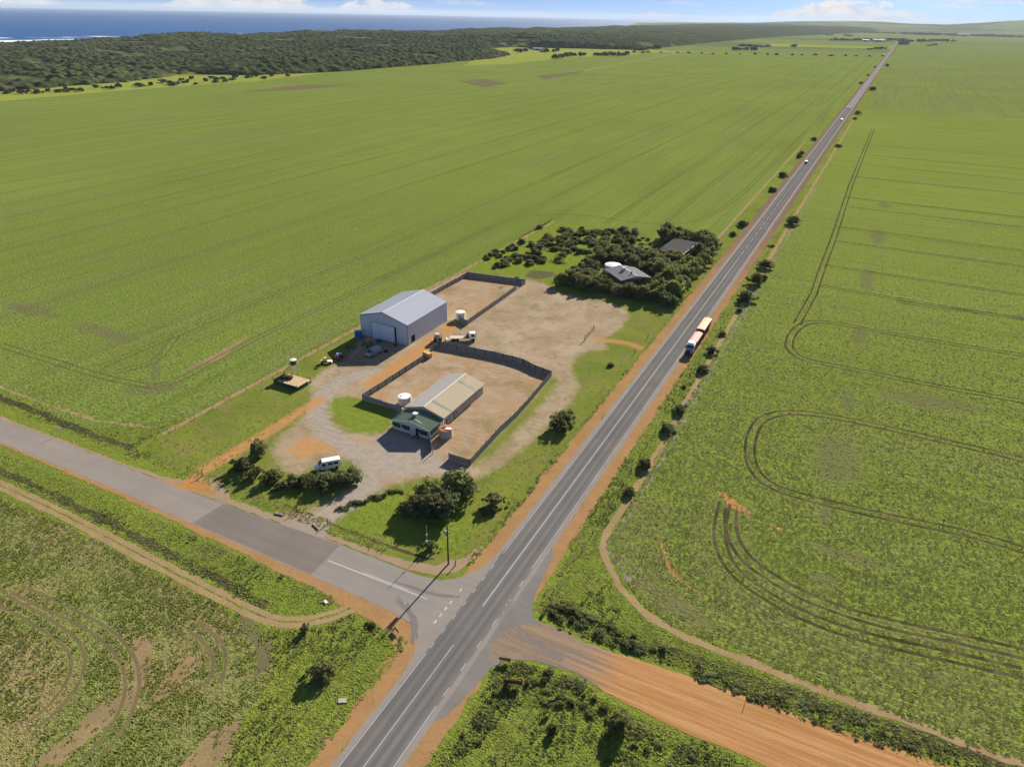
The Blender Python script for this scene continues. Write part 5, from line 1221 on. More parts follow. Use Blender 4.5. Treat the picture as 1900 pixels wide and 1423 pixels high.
def build_pen():
    x0, x1, y0, y1 = -140.2, -131.4, 128.8, 133.0
    root = empty('sand_bunker', (x0, y0, .008), label='dark green sheet-sided bunker full of pale sand by the paddock edge', cat='bunker')
    w, d = x1-x0, y1-y0
    MB().box(.1, w-.1, .1, d+1.6, .0, .75).build('sand', 'sand_fill', root)
    me = corr(2.2, 1.25, 9, .008).mesh('panel', 'pen_green')
    for i in range(4): inst('panel', me, root, (i*w/4, 0, 0), (0, 0, 0), (w/4/2.2, 1, 1))
    for i in range(2): inst('panel', me, root, (w, i*d/2, 0), (0, 0, pi/2), (d/2/2.2, 1, .9)); inst('panel', me, root, (0, i*d/2, 0), (0, 0, pi/2), (d/2/2.2, 1, 1.15))
    for x, y, h in ((-.12, -.12, 2.3), (w*.98, -.15, 1.8), (w+.15, d+.9, 2.5), (.1, d+.1, 2.4), (2.6, d+.3, 2.2)): MB().tube((x, y, 0), (x, y, h), .09, n=8).build('post', 'wood_pole', root)
    MB().box(1.2, w-.6, -.42, -.34, .25, .33).build('low_rail', 'old_timber', root)
    bn = empty('scrap_heap', (x0+1.6, y0+2.6, .7), RAD(12), label='dark scrap boxes and boards piled on the sand bunker corner', cat='scrap')
    for j, (x, y, sx, sy, sz, mt) in enumerate(((-.6, 0, 1.2, .9, .9, 'steel_dark'), (.7, .5, 1.0, .8, 1.2, 'trailer_red'), (1.6, .9, .8, .9, .8, 'steel_dark'), (-.2, 1.2, 1.1, .8, .7, 'pen_green'))):
        MB().box(x-sx/2, x+sx/2, y-sy/2, y+sy/2, .052, sz).build('box', mt, bn)
    for j in range(4): MB().hexa([(-1.6+j*.2, -.7+.25*j, .055+.05*j), (2.2, -.4+.25*j, .055+.05*j), (2.2, -.25+.25*j, .055+.05*j), (-1.6+j*.2, -.55+.25*j, .055+.05*j)], [(-1.6+j*.2, -.7+.25*j, .095+.05*j), (2.2, -.4+.25*j, .095+.05*j), (2.2, -.25+.25*j, .095+.05*j), (-1.6+j*.2, -.55+.25*j, .095+.05*j)]).build('board', 'old_timber', bn)
    ts = empty('tank_stand', (-139.6, 136.6, .008), label='white-lidded tank raised on a tall thin-legged stand by the paddock', cat='tank stand')
    for x in (-.8, .8):
        for y in (-.8, .8): MB().tube((x*1.25, y*1.25, 0), (x, y, 3.2), .06, n=6).build('leg', 'galvanised', ts)
    br = MB()
    for z in (1.0, 2.2):
        f = 1.25-.25*z/3.2
        for s in (-1, 1): br.tube((-.8*f, s*.8*f, z), (.8*f, s*.8*f, z), .035, n=5).tube((s*.8*f, -.8*f, z), (s*.8*f, .8*f, z), .035, n=5)
    br.build('brace', 'galvanised', ts)
    MB().box(-1.0, 1.0, -1.0, 1.0, 3.2, 3.3).build('platform', 'old_timber', ts)
    MB().lathe([(.95, 3.3), (.95, 4.5)], 24).build('tank', 'pen_green', ts); MB().lathe([(1.0, 4.5), (1.0, 4.56), (.2, 4.75)], 24).build('lid', 'white_paint', ts)
    MB().tube((1.5, .3, 0), (1.5, .3, 4.2), .05, n=6).build('pipe', 'galvanised', ts)
build_pen()

# ------------------------------------------------------------------ poles, posts, signs
def build_poles():
    b = at(832, 1046); root = empty('power_pole', b+(0,), label='tall dark timber power pole at the road corner', cat='power pole')
    MB().tube((0, 0, 0), (0, 0, 9.5), .19, .13, 12).build('pole', 'wood_pole', root)
    MB().box(-.75, .75, -.26, -.14, 7.9, 8.05).build('crossarm', 'wood_pole', root)
    for x in (-.65, -.35, .35): MB().lathe([(.04, 0), (.09, .08), (.05, .16), (.08, .22), (.03, .28)], 8, (x, -.2, 8.05)).build('insulator', 'insulator', root)
    tr = MB().lathe([(.30, 7.0), (.30, 7.9)], 12, (-.42, 0, 0)).build('transformer', 'galvanised', root); MB().lathe([(.32, 7.9), (.2, 8.02)], 12, (-.42, 0, 0)).build('lid', 'galvanised', tr)
    b = at(793, 1017); root = empty('light_pole', b+(0,), label='thin grey metal pole with a white meter box near the corner', cat='pole')
    MB().tube((0, 0, 0), (0, 0, 5.7), .055, .045, 8).build('pole', 'galvanised', root)
    MB().box(-.22, .22, -.2, -.05, 1.4, 2.0).build('meter_box', 'white_paint', root)
    MB().box(-.1, .12, -.15, .1, 3.4, 3.6).build('bracket', 'insulator', root)
    for q, h, lb in (((349, 873), 1.5, 'left dark gate post of the orange dirt track'), ((376, 883), 1.5, 'right dark gate post of the orange dirt track'), ((551, 949), 1.6, 'dark gate post left of the grey driveway mouth'), ((608, 972), 1.6, 'dark gate post right of the grey driveway mouth'), ((845, 1049), 1.4, 'short corner post beside the power pole'), ((256, 842), 1.3, 'boundary post at the far left corner of the block'), ((1178, 655), 1.4, 'near gate post of the highway entrance'), ((1202, 627), 1.4, 'far gate post of the highway entrance'), ((803, 842), 1.9, 'pale post at the house yard opening')):
        tag(MB().tube((0, 0, 0), (0, 0, h), .11, .09, 8).build('gate_post', 'wood_pole' if 'pale' not in lb else 'cream_wall', None, at(*q)+(0,)), lb, 'post')
    a, c = at(1085, 632), at(1101.5, 613); L = math.dist(a, c); ang = math.atan2(c[1]-a[1], c[0]-a[0])
    root = empty('hitching_rail', a+(.008,), ang, label='freestanding timber rail gate in the middle of the dirt yard', cat='gate')
    for x in (0, L): MB().tube((x, 0, 0), (x, 0, 2.0), .12, n=8).build('post', 'wood_pole', root)
    for z in (1.1, 1.55): MB().box(.1, L-.1, -.05, .05, z, z+.14).build('rail', 'old_timber', root)
    for i in range(1, 5): MB().box(i*L/5-.04, i*L/5+.04, -.052, .052, .5, 1.09).build('picket', 'old_timber', root)
    def sign(q, rz, w, h, z, mat, label, posts=2, pm='galvanised', cat='sign'):
        root = empty('road_sign', at(*q)+(0,), rz, label=label, cat=cat)
        for i in range(posts):
            x = 0 if posts == 1 else (-w*.35+i*w*.7)
            MB().tube((x, 0, 0), (x, 0, z+h*.9), .04, n=6).build('post', pm, root)
        MB().box(-w/2, w/2, -.06, -.04, z, z+h).build('board', mat, root)
        return root
    sign((113, 806), RAD(-80), .75, .75, 1.4, 'galvanised', 'grey road sign beside the side road, far left', 1)
    sign((937, 1228), RAD(15), 2.0, .7, .4, 'old_timber', 'brown sign board standing at the grassy junction corner')
    sign((952, 1272), RAD(20), 3.0, .9, .5, 'trailer_red', 'wide brown sign board in the grassy wedge', pm='old_timber')
    sign((1024, 1310), RAD(40), 1.2, .6, 1.0, 'steel_dark', 'small dark sign on two crossed posts in the grassy wedge')
    sign((1020, 1122), RAD(-30), .8, .6, 1.2, 'navy_paint', 'small blue sign in the bushes at the junction corner', 1)
    sign((1388, 1283), RAD(-100), .18, .35, 1.6, 'white_paint', 'slim white post standing on the edge of the orange gravel road', 1, 'white_paint', 'guide post')
    sign((735, 1172), RAD(160), 1.4, .5, .3, 'trailer_red', 'low brown board at the drain end beside the junction')
    for j, q in enumerate([(920, 1424), (938, 1423)]):
        tag(MB().tube((0, 0, 0), (0, 0, 1.4), .10, n=8).build('dark_post', 'steel_dark', None, at(*q)+(0,)), ['left of the two short dark posts in the bottom grass', 'right of the two short dark posts in the bottom grass'][j], 'post')
    for j, q in enumerate([(1016, 1094), (1262, 966), (1108, 990), (937, 1020), (1240, 752)]):
        o = empty('guide_post', at(*q)+(0,), RAD(10*j), label=['white guide post in the grass at the junction corner', 'white marker post on the right paddock edge', 'white guide post on the right verge by a dark drain', 'white guide post on the highway shoulder near the corner', 'white marker beside a roadside shrub'][j], cat='guide post')
        MB().box(-.06, .06, -.02, .02, 0, 1.05).build('post', 'white_paint', o); MB().box(-.05, .05, -.026, -.021, .8, .92).build('reflector', 'red_paint', o)
    tag(MB().box(-.6, .6, -.4, .4, 0, .15).build('concrete_slab', 'tank_grey', None, at(635, 1300)+(0,), RAD(30)), 'pale concrete slab lying in the verge grass', 'slab')
    o = MB().prism([(-1.0, 0), (-.4, .5), (.2, .35), (.9, .45), (1.1, 0)], -.5, .4).build('white_boulder', 'tank_white', None, at(604, 1117)+(0,), RAD(-20)); o.scale = (.6, .6, .6); tag(bevel(o, .12), 'white limestone boulder in the weeds beside the side road', 'boulder')
    o = MB().prism([(-.5, 0), (-.3, .9), (.1, 1.1), (.5, .3), (.5, 0)], -.3, .3).build('white_boulder', 'white_paint', None, at(1273, 752)+(0,), RAD(50)); tag(bevel(o, .1), 'white rock beside the roadside shrubs on the right', 'boulder')
    # timber edging logs round the driveway mouth
    for q, rz, L, lb in (((586, 978), -20, 2.4, 'bleached log at the right edge of the driveway mouth'), ((518, 955), 10, 2.2, 'bleached log at the left edge of the driveway mouth')):
        tag(MB().tube((-L/2, 0, .14), (L/2, 0, .17), .15, .12, 8).build('log', 'cream_wall', None, at(*q)+(.008,), RAD(rz)), lb, 'log')
build_poles()
def wire_fence(label, line, step, h=1.15):
    c = line[0]; root = empty('wire_fence', (c[0], c[1], 0), label=label, cat='fence'); ln = []
    for a, b in zip(line[:-1], line[1:]):
        n = max(1, int(math.dist(a, b)/step)); ln += [(a[0]+(b[0]-a[0])*i/n, a[1]+(b[1]-a[1])*i/n) for i in range(n)]
    ln.append(line[-1]); me = MB().tube((0, 0, 0), (0, 0, h), .075, .06, 6).mesh('post', 'wood_pole')
    for p in ln: inst('post', me, root, (p[0]-c[0], p[1]-c[1], 0))
    for z in (.35, .7, 1.05):
        mb = MB()
        for p, q in zip(ln[:-1], ln[1:]): mb.tube((p[0]-c[0], p[1]-c[1], z), (q[0]-c[0], q[1]-c[1], z), .005, n=3, cap=False)
        mb.build('wire', 'steel_dark', root)
wire_fence('post and wire fence along the right paddock edge', [(-35.2, 104), (-35.4, 180), (-35.6, 420)], 6.0)
wire_fence('post and wire fence between the crop and the yard', [(-144.2, 92), (-143.6, 200), (-142.8, 335)], 6.0)
wire_fence('post and wire fence along the near left verge', [(-58.5, 30), (-59.5, 66)], 5.0)

# ------------------------------------------------------------------ vegetation
def mat_leaf(name, c1, c2, tip, trans=0.25, drift=None):
    m, k = newmat(name); p = k.pos()
    rnd = k.new('ShaderNodeObjectInfo').outputs['Random']
    n = k.noise(p, 0.8, 3.0, 0.6); n2 = k.noise(p, 5.0, 2.0)
    c = k.mix(k.step(n, 0.35, 0.65), c1, c2)
    c = k.mix(k.lin(n2, 0.45, 0.72, 0.0, 0.6), c, tip)
    if drift: c = k.mix(k.math('MULTIPLY', k.step(k.noise(p, 0.045, 5.0, 0.65), 0.46, 0.66), 0.7), c, drift); c = k.mix(k.math('MULTIPLY', k.step(k.noise(p, 0.28, 4.0, 0.65), 0.48, 0.68), 0.5), c, tuple(a*0.62 for a in c1))
    hs = k.new('ShaderNodeHueSaturation', {'Hue': k.lin(rnd, 0, 1, 0.485, 0.515), 'Saturation': 1.0, 'Value': k.lin(rnd, 0, 1, 0.78, 1.22), 'Fac': 1.0, 'Color': c}).outputs[0]
    finish(k, hs, 0.8, spec=0.15, trans=trans, tcol=hs)
mat_leaf('leaf_dark', (0.105, 0.124, 0.050), (0.150, 0.170, 0.064), (0.25, 0.255, 0.105), 0.45)
mat_leaf('leaf_olive', (0.145, 0.160, 0.052), (0.195, 0.205, 0.068), (0.30, 0.295, 0.115), 0.46)
mat_leaf('leaf_bright', (0.170, 0.210, 0.048), (0.23, 0.26, 0.06), (0.31, 0.32, 0.09), 0.46)
mat_leaf('leaf_far', (0.040, 0.050, 0.025), (0.056, 0.068, 0.030), (0.085, 0.095, 0.042), 0.25)
mat_leaf('tuft_crop', (0.215, 0.295, 0.048), (0.27, 0.345, 0.062), (0.32, 0.37, 0.09), 0.52, (0.235, 0.245, 0.085))
mat_leaf('tuft_grass', (0.25, 0.315, 0.042), (0.30, 0.35, 0.058), (0.37, 0.38, 0.10), 0.5, (0.23, 0.22, 0.07))
mat_leaf('tuft_weed', (0.165, 0.215, 0.050), (0.21, 0.245, 0.066), (0.28, 0.26, 0.13), 0.48)
mat_leaf('tuft_dry', (0.24, 0.19, 0.095), (0.30, 0.24, 0.13), (0.36, 0.29, 0.17), 0.35)

def visible(P, pad=40, zmin=0):
    d = np.column_stack([P[:, 0], P[:, 1], np.full(len(P), zmin-CAM_H)]); z = d@_f
    u = IMG_W/2+FOC*(d@_r)/z; v = IMG_H/2-FOC*(d@_u)/z
    return (z > 1) & (u > -pad) & (u < IMG_W+pad) & (v > -pad) & (v < IMG_H+pad)
def crown_arrays(seed, rx, ry, rz, nc, per, leaf, rc=0.33, lift=0.0, skirt=0.15):
    """leaf clumps gathered on an uneven dome; returns quads"""
    rg = np.random.default_rng(seed)
    th = rg.uniform(0, 2*pi, nc); cz = rg.uniform(skirt, 1.0, nc); rr = np.sqrt(np.clip(1-(cz*0.93)**2, 0, 1))*rg.uniform(0.45, 1.08, nc)
    lob = 1+0.26*np.sin(th*2+rg.uniform(0, 6))+0.2*np.sin(th*3+rg.uniform(0, 6))+0.14*np.sin(th*5+rg.uniform(0, 6))
    C = np.stack([np.cos(th)*rr*lob*rx, np.sin(th)*rr*lob*ry, lift+cz*rz*rg.uniform(0.72, 1.0, nc)], 1)
    R = rc*min(rx, ry)*rg.uniform(0.4, 1.35, nc)
    ci = np.repeat(np.arange(nc), per); m = len(ci)
    d = rg.normal(size=(m, 3)); d /= np.linalg.norm(d, axis=1)[:, None]
    d[:, 2] = np.where(d[:, 2] < -0.35, -d[:, 2]*.6, d[:, 2])
    Pc = C[ci]+d*(R[ci]*rg.uniform(0.45, 1.0, m)**0.6)[:, None]*np.array([1, 1, 0.8])
    Pc[:, 2] = np.maximum(Pc[:, 2], 0.04)
    nrm = d+rg.normal(scale=0.55, size=(m, 3))+np.array([0, 0, .35]); nrm /= np.linalg.norm(nrm, axis=1)[:, None]
    up = rg.normal(size=(m, 3)); t = np.cross(nrm, up); t /= np.linalg.norm(t, axis=1)[:, None]; b = np.cross(nrm, t)
    s = leaf*rg.uniform(0.55, 1.35, m)[:, None]
    V = np.stack([Pc-t*s*.5-b*s*.4, Pc+t*s*.6-b*s*.2, Pc+t*s*.35+b*s*.5, Pc-t*s*.5+b*s*.35], 1).reshape(-1, 3)
    # dark heart that stops light passing straight through
    n1, n2 = 9, 5; hv = []
    for j in range(n2):
        for i in range(n1):
            a = 2*pi*i/n1; q = j/(n2-1); k = 0.5*(1+.18*sin(a*3+j))*cos(q*pi/2*.93)
            hv.append((cos(a)*k*rx, sin(a)*k*ry, lift+max(.05, skirt*.6)*rz+q*rz*.55))
    F = np.arange(len(V)).reshape(-1, 4); o = len(V)
    hf = [(o+j*n1+i, o+j*n1+(i+1) % n1, o+(j+1)*n1+(i+1) % n1, o+(j+1)*n1+i) for j in range(n2-1) for i in range(n1)]
    return np.vstack([V, np.array(hv)]), np.vstack([F, np.array(hf)])
CR = {}
for key, seeds, a in (('bush', (1, 2, 3, 4), dict(rx=1.0, ry=1.0, rz=0.92, nc=38, per=44, leaf=0.16)),
                      ('tree', (11, 12, 13, 14), dict(rx=1.0, ry=1.0, rz=1.0, nc=52, per=54, leaf=0.12, lift=0.15, skirt=0.05)),
                      ('loose', (21, 22), dict(rx=1.0, ry=1.0, rz=1.0, nc=30, per=40, leaf=0.14, rc=0.26, lift=0.12, skirt=0.1)),
                      ('low', (31, 32, 33), dict(rx=1.0, ry=1.0, rz=0.6, nc=16, per=14, leaf=0.30, rc=0.36)),
                      ('far', (41, 42, 43), dict(rx=1.0, ry=1.0, rz=0.9, nc=16, per=9, leaf=0.42, rc=0.4, lift=0.12))):
    for sd in seeds:
        V, F = crown_arrays(sd, **a)
        for mt in ('leaf_dark', 'leaf_olive', 'leaf_bright', 'leaf_far'):
            if (key == 'far') != (mt == 'leaf_far'): continue
            CR.setdefault((key, mt), []).append(fastmesh('crown', V, F, mt))
def trunk_mesh():
    mb = MB(); mb.tube((0, 0, 0), (.02, .01, .35), .055, .04, 7); 
    for a in (0.3, 2.3, 4.4): mb.tube((.02, .01, .33), (cos(a)*.35, sin(a)*.35, .75), .032, .012, 5)
    return mb.mesh('trunk', 'wood_pole')
TRUNK = trunk_mesh(); RV = random.Random(77)
def plant(xy, w, h, kind, leaf, label, group=None, name=None, cat=None, z=0.0, parts=True):
    """w: crown width, h: height, metres"""
    name = name or {'tree': 'tree', 'loose': 'tree', 'far': 'tree'}.get(kind, 'shrub'); cat = cat or name
    me = RV.choice(CR[(kind, leaf)]); rz = RV.uniform(0, 6.28); sc = (w/2, w/2*RV.uniform(.72, 1.2), h*RV.uniform(.85, 1.15)*(.95 if kind == 'far' else .76))
    if not parts:
        o = inst(name, me, None, (xy[0], xy[1], z), (0, 0, rz), sc); return tag(o, label, cat, group)
    root = empty(name, (xy[0], xy[1], z), rz, label, cat, group)
    inst('crown', me, root, (0, 0, 0), (0, 0, 0), sc); inst('trunk', TRUNK, root, (0, 0, 0), (0, 0, 0), (w/2, w/2, h*.7))
    return root
# garden bushes of the block
for q, w, h, kd, lf, lb in (((482, 846), 5.6, 4.6, 'loose', 'leaf_olive', 'round grey-green tree on the dirt at the left end of the bush row'), ((449, 872), 4.2, 3.4, 'loose', 'leaf_dark', 'small dark tree at the far left of the bush row'), ((473, 884), 3.8, 3.4, 'loose', 'leaf_dark', 'leaning dark tree second from left in the bush row'),
                            ((503, 893), 3.6, 3.6, 'tree', 'leaf_dark', 'compact dark tree standing alone, third from left in the bush row'), ((540, 901), 4.2, 3.4, 'bush', 'leaf_dark', 'dark bush fourth from left in the bush row'), ((566, 899), 3.6, 3.0, 'tree', 'leaf_dark', 'dark bush just left of the one in front of the van'),
                            ((603, 899), 6.2, 4.0, 'tree', 'leaf_dark', 'big dark bush directly in front of the white van'), ((627, 902), 2.4, 1.6, 'low', 'leaf_bright', 'small bright bush between the two biggest row bushes'), ((648, 896), 5.2, 3.9, 'tree', 'leaf_dark', 'big round dark bush at the right end of the bush row'),
                            ((776, 950), 6.4, 5.0, 'tree', 'leaf_dark', 'dark tree at the left of the big clump near the corner'), ((800, 955), 6.0, 4.8, 'tree', 'leaf_dark', 'dark tree at the front of the big clump near the corner'), ((828, 950), 6.6, 5.2, 'tree', 'leaf_dark', 'dark tree at the right front of the big clump near the corner'), ((800, 925), 6.0, 5.0, 'tree', 'leaf_olive', 'dark tree in the middle of the big clump near the corner'),
                            ((856, 918), 7.0, 6.2, 'tree', 'leaf_olive', 'tallest olive tree at the right of the big clump near the corner'), ((840, 900), 4.6, 4.6, 'tree', 'leaf_olive', 'olive tree at the back of the big clump near the corner'), ((916, 936), 4.0, 4.2, 'loose', 'leaf_olive', 'upright olive tree standing alone between the clump and the highway'), ((905, 950), 2.6, 1.6, 'bush', 'leaf_dark', 'low dark bush at the foot of the lone olive tree'),
                            ((798, 1018), 2.6, 2.2, 'loose', 'leaf_dark', 'dark shrub at the foot of the thin grey pole'), ((1040, 792), 5.6, 4.4, 'tree', 'leaf_olive', 'round olive tree on the grass beside the dirt track'), ((1056, 778), 4.0, 3.2, 'loose', 'leaf_olive', 'thin grey-green shrub behind the round olive tree'),
                            ((1133, 679), 2.0, 1.4, 'bush', 'leaf_dark', 'small dark shrub on the grass left of the highway'), ((598, 1252), 4.2, 3.2, 'bush', 'leaf_olive', 'lone green bush on the grass left of the highway'), ((567, 1172), 1.6, 2.2, 'loose', 'leaf_dark', 'narrow dark bush in the grass by the junction'), ((690, 1160), 1.6, 1.2, 'low', 'leaf_dark', 'low dark weed clump beside the brown board'),
                            ((1025, 1357), 1.6, 1.8, 'bush', 'leaf_dark', 'small dark bush alone on the bright grass wedge'), ((1145, 1352), 4.0, 3.4, 'bush', 'leaf_olive', 'tall green bush in the grass below the orange road'), ((958, 517), 2.0, 1.2, 'low', 'leaf_dark', 'low weed by the loam patch behind the shed yard'), ((1001, 424), 3.4, 2.2, 'bush', 'leaf_dark', 'small round bush alone at the back left corner of the block')):
    plant(at(*q), w*1.08, h*.9, kd, lf, lb)
ROWP = [at(628+i/12*116, 944-i/12*34+3*math.sin(i*1.7)) for i in range(13)]
# shrubs strung along the right verge, near to far
RIGHT = [((1168, 916), 2.8, 2.0), ((1196, 866), 3.6, 2.6), ((1238, 799), 3.9, 3.0), ((1261, 764), 3.4, 2.4), ((1269, 719), 1.6, 1.0), ((1303, 689), 3.8, 2.6), ((1321, 655), 3.6, 2.4), ((1340, 622), 2.6, 1.5), ((1371, 578), 2.4, 1.6), ((1384, 557), 6.2, 3.6), ((1401, 527), 5.6, 4.2), ((1417, 519), 3.0, 2.2), ((1419, 497), 6.2, 4.2), ((1432, 458), 2.6, 1.4), ((1470, 416), 6.4, 4.2), ((1555, 273), 5.0, 3.2), ((1591, 213), 7.0, 4.5), ((1586, 222), 5.0, 3.4), ((1619, 168), 12, 6.5), ((1646, 124), 12, 7)]
ORD = ['nearest', 'second', 'third', 'fourth', 'fifth', 'sixth', 'seventh', 'eighth', 'ninth', 'tenth', 'eleventh', 'twelfth', 'thirteenth', 'fourteenth', 'fifteenth', 'sixteenth', 'seventeenth', 'eighteenth', 'nineteenth', 'twentieth']
for i, (q, w, h) in enumerate(RIGHT):
    plant(at(*q), w, h, 'tree' if w > 5 else 'bush', 'leaf_olive' if i in (10, 12) else 'leaf_dark', f'{ORD[i]} shrub up the right side of the highway'+(' from the junction' if i else ' to the junction'), 'shrubs along the right side of the highway')
LEFT = [((1360, 437), 3.8, 2.6), ((1377, 419), 5.4, 3.4), ((1433, 355), 5.0, 3.4), ((1452, 328), 5.8, 3.6), ((1482, 293), 5.0, 3.4), ((1487, 286), 5.0, 3.2), ((1510, 261), 5.0, 3.6), ((1597, 156), 6, 4), ((1610, 141), 6, 4), ((1623, 126), 6, 4)]
for i, (q, w, h) in enumerate(LEFT): plant(at(*q), w, h, 'bush', 'leaf_dark', f'{ORD[i]} shrub up the left side of the highway past the thicket', 'shrubs along the left side of the highway')

def scatter_in(poly, n, dmin, seed, avoid=()):
    rr = random.Random(seed); xs = [p[0] for p in poly]; ys = [p[1] for p in poly]; out = []; tries = 0
    while len(out) < n and tries < n*60:
        tries += 1; p = (rr.uniform(min(xs), max(xs)), rr.uniform(min(ys), max(ys)))
        if not inside(np.array([p]), poly)[0] or any(math.dist(p, q) < dmin for q in out): continue
        if any(inside(np.array([p]), a)[0] for a in avoid): continue
        out.append(p)
    return out
def ordinal(i): return ORD[i] if 0 < i < 20 else ('leftmost' if i == 0 else f'{i+1}'+('th' if 10 <= (i+1) % 100 <= 20 else {1: 'st', 2: 'nd', 3: 'rd'}.get((i+1) % 10, 'th')))
def cluster(P, w, h, kind, leaves, what, where, group, along='left', **kw):
    P = sorted(P, key=(lambda p: p[1]) if along == 'near' else (lambda p: (p[0]*_r[0]+p[1]*_r[1])/(p[0]*_f[0]+p[1]*_f[1])))
    for i, p in enumerate(P):
        o = ordinal(i).replace('leftmost', 'nearest') if along == 'near' else ordinal(i)
        tail = '' if o in ('leftmost', 'nearest') else (' from the left' if along == 'left' else ' from the near end')
        plant(p, RV.uniform(*w), RV.uniform(*h), kind, RV.choice(leaves), f'{what}, {o}{tail} {where}', group, **kw)
HOUSE_CLEAR = [(-78.5, 249.0), (-95.0, 262.5), (-95, 279), (-84, 281.5), (-66.5, 267), (-66.5, 262)]
SHED_CLEAR = [(-79.2, 300), (-64, 297), (-60.6, 319), (-77, 322.0)]
OPEN_CLEAR = [(-97, 300), (-80, 296), (-80, 325), (-95, 330)]
D_, O_, B_ = 'leaf_dark', 'leaf_olive', 'leaf_bright'
cluster(scatter_in([(-102, 246.5), (-57.5, 246.5), (-57.5, 254), (-72, 252), (-84, 251), (-102, 256)], 26, 2.7, 3, (HOUSE_CLEAR,)), (4.8, 6.8), (4.0, 5.6), 'tree', (D_, O_, O_), 'olive tree', 'in the thicket hedge facing the dirt yard', 'front hedge trees of the thicket', z=.008)
cluster(scatter_in([(-66, 254), (-57.5, 254), (-58.5, 298), (-62, 298), (-65, 280)], 30, 2.8, 4, (HOUSE_CLEAR, SHED_CLEAR)), (5.4, 7.6), (5.0, 7.0), 'tree', (D_, O_, O_, B_), 'dense tree', 'on the highway side of the thicket', 'highway side trees of the thicket', along='near', z=.008)
cluster(scatter_in([(-102, 256), (-88, 256), (-95, 282), (-102, 284)], 11, 3.0, 5, (HOUSE_CLEAR,)), (4.4, 5.8), (3.2, 4.4), 'tree', (D_, O_), 'dark tree', 'left of the grey-roofed thicket house', 'trees left of the thicket house', along='near', z=.008)
cluster(scatter_in([(-99, 282), (-66, 274), (-64, 296), (-80, 298), (-99, 294)], 24, 3.2, 6, (HOUSE_CLEAR, SHED_CLEAR)), (5.8, 7.8), (4.6, 6.0), 'tree', (D_, D_, O_), 'dark tree', 'between the grey-roofed house and the old shed', 'trees between the thicket roofs', z=.008)
cluster(scatter_in([(-62, 298), (-58, 298), (-59.5, 336), (-84, 336), (-82, 324), (-61, 324)], 24, 3.2, 7, (SHED_CLEAR,)), (6.4, 8.8), (5.6, 7.6), 'tree', (D_, D_, O_), 'dark tree', 'around the back of the old shed', 'trees around the old shed', z=.008)
cluster(scatter_in([(-79, 297), (-67, 294), (-66, 300), (-78, 303)], 6, 2.8, 17), (5.0, 6.4), (4.2, 5.2), 'tree', (O_,), 'olive tree', 'overhanging the front of the old shed', 'trees overhanging the old shed', z=.008)
cluster(scatter_in(OPEN_CLEAR, 20, 2.6, 8), (2.2, 3.4), (.8, 1.5), 'bush', (B_, B_, O_), 'pale green low shrub', 'in the thicket clearing', 'low shrubs in the thicket clearing', z=.008)
cluster(scatter_in(pts((1125, 440), (1160, 428), (1210, 440), (1190, 458), (1150, 468)), 9, 3.6, 9), (4.5, 6.0), (2.6, 3.8), 'tree', (D_,), 'dark tree', 'at the back left of the thicket', 'back left trees of the thicket', z=.008)
cluster(scatter_in(pts((985, 455), (1005, 440), (1050, 425), (1120, 428), (1155, 437), (1120, 462), (1085, 474), (1060, 470), (1030, 468)), 44, 3.0, 10), (3.6, 5.8), (1.9, 3.0), 'bush', (D_, O_, O_), 'dark bush', 'in the scrub block at the back of the lot', 'bushes of the back scrub block', z=.008)
cluster(scatter_in(pts((918, 494), (935, 480), (970, 474), (985, 455), (1000, 455), (1012, 472), (1005, 488), (960, 496)), 18, 2.6, 11), (3.4, 4.8), (2.0, 3.2), 'bush', (D_, O_), 'dark bush', 'in the hedge patch behind the shed yard', 'bushes of the hedge patch behind the shed yard', z=.008)
cluster(scatter_in(pts((885, 490), (905, 475), (968, 447), (972, 455), (930, 478)), 13, 2.4, 12), (2.4, 3.4), (1.4, 2.2), 'bush', (D_, O_), 'small bush', 'along the left boundary behind the shed yard', 'bushes along the left boundary', z=.008)
cluster(scatter_in(pts((1030, 476), (1058, 472), (1060, 490), (1025, 492)), 4, 2.5, 13), (3.6, 4.6), (1.2, 2.0), 'loose', (O_,), 'grey-green low bush', 'on the bright grass behind the yard', 'low bushes on the bright back grass', z=.008)
cluster(ROWP, (1.2, 1.9), (.6, 1.1), 'low', (D_,), 'low dark plant', 'in the garden row beside the driveway', 'low plants in a row beside the driveway', parts=False)
# thick shrubs at the junction corners
cluster(scatter_in(pts((1005, 1122), (1040, 1118), (1110, 1150), (1190, 1182), (1240, 1210), (1200, 1212), (1120, 1180), (1040, 1152)), 20, 1.2, 14), (.9, 3.0), (.5, 1.1), 'bush', (D_, O_, O_), 'green verge bush', 'on the bank north of the gravel road', 'verge bushes north of the gravel road', parts=False)
cluster(scatter_in(pts((925, 1238), (960, 1228), (1060, 1262), (1125, 1300), (1180, 1345), (1150, 1348), (1080, 1320), (1030, 1310), (985, 1290), (940, 1275)), 20, 1.2, 15), (.8, 2.4), (.5, 1.0), 'bush', (D_, O_, B_), 'green bush', 'on the bank around the grassy wedge', 'bank bushes around the grassy wedge', parts=False)
cluster(scatter_in(pts((905, 1290), (940, 1280), (930, 1330), (880, 1390), (850, 1415), (830, 1410)), 9, 1.5, 16), (.8, 1.5), (.4, .8), 'low', (D_, O_), 'low weed bush', 'between the highway and the grassy wedge', 'weed bushes beside the highway at the bottom', parts=False)
cluster(scatter_in(pts((1240, 1215), (1330, 1240), (1460, 1290), (1640, 1345), (1800, 1400), (1780, 1423), (1600, 1372), (1440, 1310), (1300, 1262)), 14, 2.0, 18), (1.0, 3.0), (.4, .8), 'low', (D_, D_, O_), 'dark weed bush', 'along the drain beside the gravel road', 'weed bushes along the gravel road drain', parts=False)
